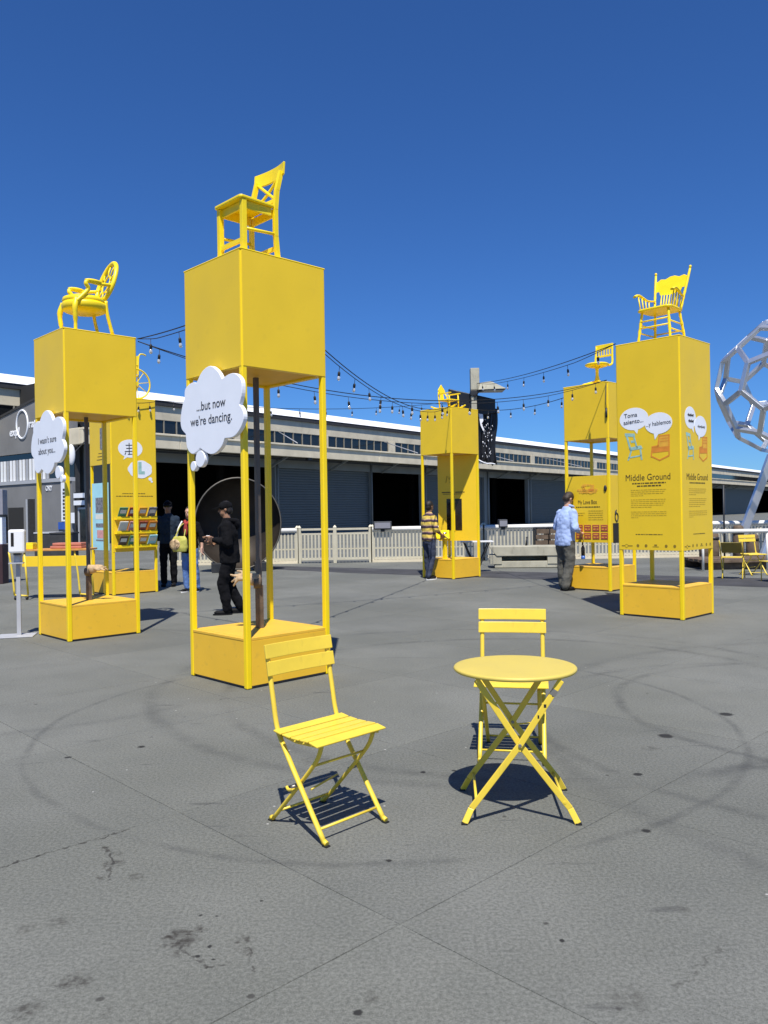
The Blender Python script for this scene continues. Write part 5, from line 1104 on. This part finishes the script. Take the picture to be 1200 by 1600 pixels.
string('long black festoon string passing low behind the nearest tower to the far right', (-3.12, 10.26, 3.74), (4.03, 14.34, 3.80), 0.55, 15)
string('black festoon string dropping from the nearest tower to the central tower', (-1.16, 8.15, 3.76), (1.485, 17.44, 3.78), 0.46, 15)
string('faint black festoon string from the brochure tower to the light pole', (-4.476, 15.78, 3.78), (2.46, 21.9, 4.55), 0.22, 12, twin=0)
string('black festoon string rising from the light pole to the right tower', (2.6, 21.9, 4.98), (3.28, 11.2, 3.80), 0.10, 7, twin=0.06)
string('short black festoon string between the central tower and the swivel chair tower', (2.168, 18.12, 3.78), (4.04, 14.38, 3.80), 0.18, 5, twin=0)
string('black festoon string along the top of the brochure tower', (-5.1, 15.08, 3.72), (-4.47, 15.72, 3.74), 0.05, 4, twin=0)

# ---------------------------------------------------------------- people
wr = bpy.data.textures.new('wrinkle', 'CLOUDS'); wr.noise_scale = 0.11; wr.noise_depth = 2
def organic(b, name, m, parent, vox, smooth=6, wrinkle=0.0):
    o = b.build(name, m, parent)
    r = o.modifiers.new('remesh', 'REMESH'); r.mode = 'VOXEL'; r.voxel_size = vox; r.use_smooth_shade = True
    s = o.modifiers.new('smooth', 'SMOOTH'); s.iterations = smooth; s.factor = 0.5
    if wrinkle:
        d = o.modifiers.new('wrinkle', 'DISPLACE'); d.texture = wr; d.strength = wrinkle; d.mid_level = 0.5; d.texture_coords = 'LOCAL'
    REMESH.append(o); return o
def loft(b, rings, n=20):
    vs = []; fs = []
    for cx_, cy_, cz_, rx, ry in rings:
        for j in range(n):
            a = 2 * math.pi * j / n; vs.append((cx_ + rx * math.copysign(abs(math.cos(a)) ** 0.85, math.cos(a)), cy_ + ry * math.copysign(abs(math.sin(a)) ** 0.85, math.sin(a)), cz_))
    k = len(rings)
    for i in range(k - 1):
        for j in range(n): fs.append((i * n + j, i * n + (j + 1) % n, (i + 1) * n + (j + 1) % n, (i + 1) * n + j))
    fs.append(tuple(range(n))[::-1]); fs.append(tuple((k - 1) * n + j for j in range(n))); b.add(vs, fs, True)
def person(label, loc, rz, H, top, pants, skin='skin', hair='hair', J=None, lean=0.0, sleeve='long', hem=0.86, topw=1.0, headpitch=0.0, headyaw=0.0, shoe='shoe', hairlong=False, sole=True, pantw=1.0):
    p = thing('person', label, 'person', loc, rz); k = H / 1.75; p.scale = (k, k, k)
    j = dict(hipL=(0.085, 0, 0.92), hipR=(-0.085, 0, 0.92), kneeL=(0.10, -0.02, 0.50), kneeR=(-0.10, -0.02, 0.50), ankL=(0.10, 0.02, 0.09), ankR=(-0.10, 0.02, 0.09),
             shL=(0.165, 0, 1.385), shR=(-0.165, 0, 1.385), elL=(0.215, 0.03, 1.12), elR=(-0.215, 0.03, 1.12), haL=(0.21, -0.07, 0.88), haR=(-0.21, -0.07, 0.88))
    if J: j.update(J)
    ld = lambda z: -lean * max(0, z - 0.95)
    bend = lambda q: Vector((q[0], q[1] + ld(q[2]), q[2]))
    v = {a: Vector(q) for a, q in j.items()}
    for a in ('shL', 'shR'): v[a] = bend(v[a])
    hc = bend((0, -0.015, 1.635)); nb = bend((0, 0.012, 1.45))
    HM = Matrix.Translation(hc) @ Matrix.Rotation(headyaw, 4, 'Z') @ Matrix.Rotation(headpitch, 4, 'X')
    b = MB()
    loft(b, [(0, ld(z), z, rx, ry) for z, rx, ry in ((0.84, 0.12, 0.085), (0.95, 0.145, 0.10), (1.1, 0.125, 0.085), (1.28, 0.15, 0.10), (1.41, 0.15, 0.08), (1.46, 0.06, 0.05))])
    b.cap(nb, 0.062, hc + Vector((0, 0.01, -0.05)), 0.056)
    b.ell((0, 0.01, 0.02), (0.076, 0.095, 0.098), 16, 12, HM); b.ell((0, -0.02, -0.045), (0.058, 0.07, 0.068), 14, 10, HM)
    b.ell((0, -0.098, -0.015), (0.014, 0.018, 0.022), 8, 6, HM); b.ell((0, -0.084, -0.055), (0.025, 0.012, 0.010), 8, 6, HM); b.ell((0, -0.076, 0.025), (0.05, 0.016, 0.012), 8, 6, HM)
    for s_ in (-1, 1): b.ell((s_ * 0.078, 0.012, -0.005), (0.010, 0.02, 0.03), 8, 6, HM)
    for s_ in 'LR':
        b.cap(v['sh' + s_], 0.05, v['el' + s_], 0.040); b.cap(v['el' + s_], 0.040, v['ha' + s_], 0.028)
        b.cap(v['hip' + s_], 0.08, v['knee' + s_], 0.052); b.cap(v['knee' + s_], 0.052, v['ank' + s_], 0.038)
        b.cap(v['ank' + s_] + Vector((0, 0.02, -0.04)), 0.035, v['ank' + s_] + Vector((0, -0.12, -0.055)), 0.03)
        X = (v['ha' + s_] - v['el' + s_]).normalized(); up = Vector((1 if s_ == 'R' else -1, 0, 0.35)); Y = up.cross(X).normalized(); Z = X.cross(Y)
        if s_ == 'R': Y = -Y
        hand(frame(v['ha' + s_] + X * 0.005, X, Y, Z) @ Matrix.Scale(0.9, 4), b)
    body = organic(b, 'body', skin, p, 0.0085, 3)
    part('eye', 'ink', p, lambda b: [b.ell((s_ * 0.032, -0.083, 0.008), (0.012, 0.008, 0.007), 8, 6, HM) for s_ in (-1, 1)])
    b = MB(); w = topw
    rings = [(hem, 0.172 * w, 0.122 * w), (hem + 0.08, 0.175 * w, 0.125 * w), (1.08, 0.165 * w, 0.118 * w), (1.26, 0.172 * w, 0.126 * w), (1.36, 0.165 * w, 0.112 * w), (1.43, 0.128, 0.088), (1.475, 0.085, 0.070), (1.50, 0.07, 0.064)]
    loft(b, [(0, ld(z) + 0.004, z, rx, ry) for z, rx, ry in rings])
    for s_ in 'LR':
        b.cap(v['sh' + s_], 0.070 * w, v['el' + s_], 0.060 * w)
        if sleeve == 'long': b.cap(v['el' + s_], 0.060 * w, v['ha' + s_].lerp(v['el' + s_], 0.10), 0.046)
        elif sleeve == 'rolled': b.cap(v['el' + s_], 0.060 * w, v['ha' + s_].lerp(v['el' + s_], 0.62), 0.054)
    if sleeve == 'short':
        pass
    organic(b, 'top', top, p, 0.012, 4, 0.034)
    b = MB()
    loft(b, [(0, 0, z, rx, ry) for z, rx, ry in ((0.80, 0.165, 0.115), (0.9, 0.168, 0.122), (1.0, 0.150, 0.108))])
    for s_ in 'LR':
        b.cap(v['hip' + s_] + Vector((0, 0, -0.04)), 0.10 * pantw, v['knee' + s_], 0.078 * pantw); b.cap(v['knee' + s_], 0.078 * pantw, v['ank' + s_] + Vector((0, 0.01, 0.01)), 0.068 * pantw)
    organic(b, 'trousers', pants, p, 0.012, 4, 0.034)
    for s_ in 'LR':
        a = v['ank' + s_]; b = MB(); b.ell((a.x, a.y + 0.01, a.z - 0.02), (0.05, 0.06, 0.06)); b.ell((a.x, a.y - 0.08, a.z - 0.052), (0.048, 0.12, 0.036)); b.ell((a.x, a.y - 0.12, a.z - 0.05), (0.046, 0.075, 0.034))
        sh = organic(b, 'shoe', shoe, p, 0.010, 2)
        part('sole', 'sole' if sole else 'shoe', sh, lambda b: b.prism([(a.x + 0.047 * math.cos(q) * (1 - 0.12 * (math.sin(q) > 0)), a.y - 0.065 + 0.145 * math.sin(q)) for q in [2 * math.pi * i / 20 for i in range(20)]], 0.022, Matrix.Translation((0, 0, a.z - 0.09))))
    if hair:
        b = MB(); b.ell((0, 0.022, 0.035), (0.086, 0.100, 0.100), 16, 12, HM); b.ell((0, 0.05, -0.02), (0.078, 0.07, 0.075), 14, 10, HM)
        if hairlong:
            for s_ in (-1, 1): b.ell((s_ * 0.06, 0.03, -0.07), (0.035, 0.06, 0.12), 12, 10, HM)
            b.ell((0, 0.07, -0.09), (0.075, 0.045, 0.13), 12, 10, HM)
        organic(b, 'hair', hair, p, 0.010, 3, 0.01)
    return p, HM, v
def cap_on(p, HM, m='blackcotton'):
    b = MB(); b.ell((0, 0.015, 0.045), (0.092, 0.108, 0.085), 18, 12, HM); c = b.build('cap', m, p)
    b = MB(); b.prism([(-0.08, -0.06), (-0.075, -0.15), (-0.035, -0.195), (0.035, -0.195), (0.075, -0.15), (0.08, -0.06)], 0.014, HM @ Matrix.Translation((0, 0, 0.050)) @ Matrix.Rotation(R(8), 4, 'X')); b.build('visor', m, c, 0.003)

p, HM, v = person('person in black hoodie and black cap walking left, holding a phone', (-2.34, 12.05, 0), R(-82), 1.69, 'blackcotton', 'blackcotton', 'skin2', 'hair', dict(elL=(0.24, 0.0, 1.12), haL=(0.08, -0.24, 1.17), elR=(-0.24, 0.0, 1.12), haR=(-0.07, -0.22, 1.13), kneeL=(0.09, -0.10, 0.50), ankL=(0.09, -0.05, 0.09), kneeR=(-0.09, -0.03, 0.51), ankR=(-0.09, 0.14, 0.10)), 0.06, hem=0.80, topw=1.25, headpitch=0.14, pantw=1.12, sole=False)
cap_on(p, HM)
ph_ = thing('phone', 'pale phone held by the person in black', 'phone', p.matrix_basis @ Vector((0.0, -0.32, 1.22)), R(-82)); part('body', 'plasticwhite', ph_, lambda b: b.box((0, 0, 0), (0.075, 0.05, 0.03)), 0.004); part('screen', 'screen', ph_, lambda b: b.box((0, 0.006, 0.0155), (0.06, 0.03, 0.002)))
b = MB(); b.tube(catmull([(-0.09, 0.0, 1.47), (-0.07, 0.09, 1.46), (0, 0.13, 1.45), (0.07, 0.09, 1.46), (0.09, 0.0, 1.47)], 4), 0.04, 8); b.ell((0, 0.12, 1.40), (0.10, 0.06, 0.09)); organic(b, 'hood', 'blackcotton', p, 0.013, 4, 0.012)

p, HM, v = person('person in navy shirt, black trousers and dark cap standing near brochure tower', (-4.58, 16.95, 0), R(6), 1.80, 'navy', 'blackcotton', 'skin2', 'hair', dict(haR=(-0.24, -0.22, 1.06), elR=(-0.25, 0.02, 1.14)), 0, 'short', hem=0.88, topw=1.05, sole=False)
cap_on(p, HM); part('sunglasses', 'screen', p, lambda b: b.box((0, -0.094, 0.010), (0.13, 0.02, 0.035), HM), 0.006)
lf = thing('leaflet', 'white leaflet held by the person in navy shirt', 'leaflet', (-4.84, 16.62, 1.08), R(12)); part('sheet', 'white', lf, lambda b: b.box((0, 0, 0.0), (0.15, 0.004, 0.2), Matrix.Rotation(R(-35), 4, 'X'))); part('print', 'greyprint', lf, lambda b: b.box((0, -0.003, 0.03), (0.11, 0.002, 0.06), Matrix.Rotation(R(-35), 4, 'X')))

p, HM, v = person('person with dark hair, red scarf, black cardigan and blue jeans carrying a bag', (-3.80, 15.62, 0), R(-20), 1.66, 'blackcotton', 'jeans', 'skin', 'hair', dict(elR=(-0.24, -0.02, 1.12), haR=(-0.10, -0.20, 1.02), elL=(0.27, 0.03, 1.14), haL=(0.30, -0.02, 0.9), ankL=(0.12, 0.05, 0.09), kneeL=(0.11, 0.0, 0.5)), 0, 'rolled', hem=0.80, topw=1.02, hairlong=True)
b = MB(); b.tube(catmull([(-0.07, -0.06, 1.47), (0.0, -0.13, 1.40), (0.07, -0.06, 1.47)], 4), 0.035, 8); b.ell((0.0, -0.14, 1.28), (0.05, 0.03, 0.13)); organic(b, 'scarf', 'redscarf', p, 0.012, 3, 0.01)
part('camisole_strap', 'plasticwhite', p, lambda b: b.tube(catmull([(-0.13, -0.07, 1.46), (-0.18, -0.14, 1.30), (-0.2, -0.16, 1.12)], 4), 0.018, 6))
bg_ = thing('shoulder_bag', 'yellow green shoulder bag with orange patterned front', 'bag', p.matrix_basis @ Vector((-0.08, -0.24, 0.84)), R(-20))
b = MB(); loft(b, [(0, 0, z, rx, ry) for z, rx, ry in ((0, 0.15, 0.05), (0.08, 0.18, 0.07), (0.22, 0.17, 0.06), (0.30, 0.12, 0.04))]); organic(b, 'body', 'bag', bg_, 0.014, 3, 0.02)
b = MB(); b.ell((-0.07, -0.05, 0.14), (0.13, 0.05, 0.11)); organic(b, 'patterned_front', 'patch', bg_, 0.012, 2, 0.012)
part('strap', 'bag', bg_, lambda b: b.tube(catmull([(-0.10, 0, 0.28), (-0.04, 0.1, 0.50), (0.06, 0.12, 0.52), (0.10, 0, 0.28)], 4), 0.012, 6))

p, HM, v = person('person in yellow and dark striped top and dark jeans at the central tower console', (0.98, 17.62, 0), R(122), 1.72, 'stripes', 'darkjeans', 'skin2', 'hair', dict(elL=(0.25, -0.03, 1.14), haL=(0.18, -0.26, 1.0), elR=(-0.25, -0.02, 1.13), haR=(-0.15, -0.25, 0.98), ankL=(0.10, -0.06, 0.09), ankR=(-0.11, 0.10, 0.09)), 0.03, 'rolled', hem=0.86, topw=1.04, headyaw=0.2)
p, HM, v = person('person in pale blue shirt and olive trousers looking down at the board tower', (3.34, 14.80, 0), R(118), 1.80, 'shirtblue', 'olive', 'skin', 'hairbrown', dict(elL=(0.25, -0.02, 1.13), haL=(0.17, -0.25, 1.02), elR=(-0.26, -0.01, 1.12), haR=(-0.17, -0.24, 1.0), ankL=(0.10, -0.03, 0.09), ankR=(-0.11, 0.09, 0.09)), 0.12, 'rolled', hem=0.80, topw=1.14, headpitch=0.7, pantw=1.2, sole=False)
b = MB(); b.tube(catmull([(-0.055, -0.17, 1.49), (-0.075, -0.10, 1.515), (0, -0.04, 1.53), (0.075, -0.10, 1.515), (0.055, -0.17, 1.49)], 4), 0.022, 8); organic(b, 'collar', 'shirtblue', p, 0.010, 2)
hd = thing('white_booklet', 'white booklet held by the person in pale blue shirt', 'booklet', p.matrix_basis @ Vector((0.0, -0.36, 1.04)), R(118)); part('cover', 'lightprint', hd, lambda b: b.box((0, 0, 0), (0.20, 0.15, 0.03)), 0.006); part('page', 'white', hd, lambda b: b.box((0.01, 0.0, 0.022), (0.17, 0.13, 0.012), Matrix.Rotation(0.1, 4, 'Y')))
bo_ = thing('water_bottle', 'dark bottle with blue base hanging beside the person in pale blue', 'bottle', p.matrix_basis @ Vector((-0.22, -0.22, 0.56)), 0)
part('body', 'screen', bo_, lambda b: b.lathe([(0.035, 0.05), (0.036, 0.20), (0.018, 0.24), (0.018, 0.26)], 14)); part('base', 'blueglass', bo_, lambda b: b.lathe([(0.036, 0.0), (0.038, 0.01), (0.038, 0.06)], 14)); part('strap', 'darkmetal', bo_, lambda b: b.tube([(0, 0, 0.25), (0.01, 0.0, 0.40)], 0.006, 6))

# ---------------------------------------------------------------- bake lettering and organic shapes to plain meshes
dgr = bpy.context.evaluated_depsgraph_get()
for o, m in TEXTS:
    me = bpy.data.meshes.new_from_object(o.evaluated_get(dgr)); me.materials.clear(); me.materials.append(m)
    n = bpy.data.objects.new(o.name.split('.')[0], me); C.objects.link(n); n.parent = o.parent; n.matrix_local = o.matrix_local.copy()
    cu = o.data; bpy.data.objects.remove(o); bpy.data.curves.remove(cu)
for o in REMESH:
    me = bpy.data.meshes.new_from_object(o.evaluated_get(dgr)); old = o.data; o.modifiers.clear(); o.data = me
    me.polygons.foreach_set('use_smooth', [True] * len(me.polygons))

scene.render.engine = 'CYCLES'
scene.render.resolution_x = 768; scene.render.resolution_y = 1024
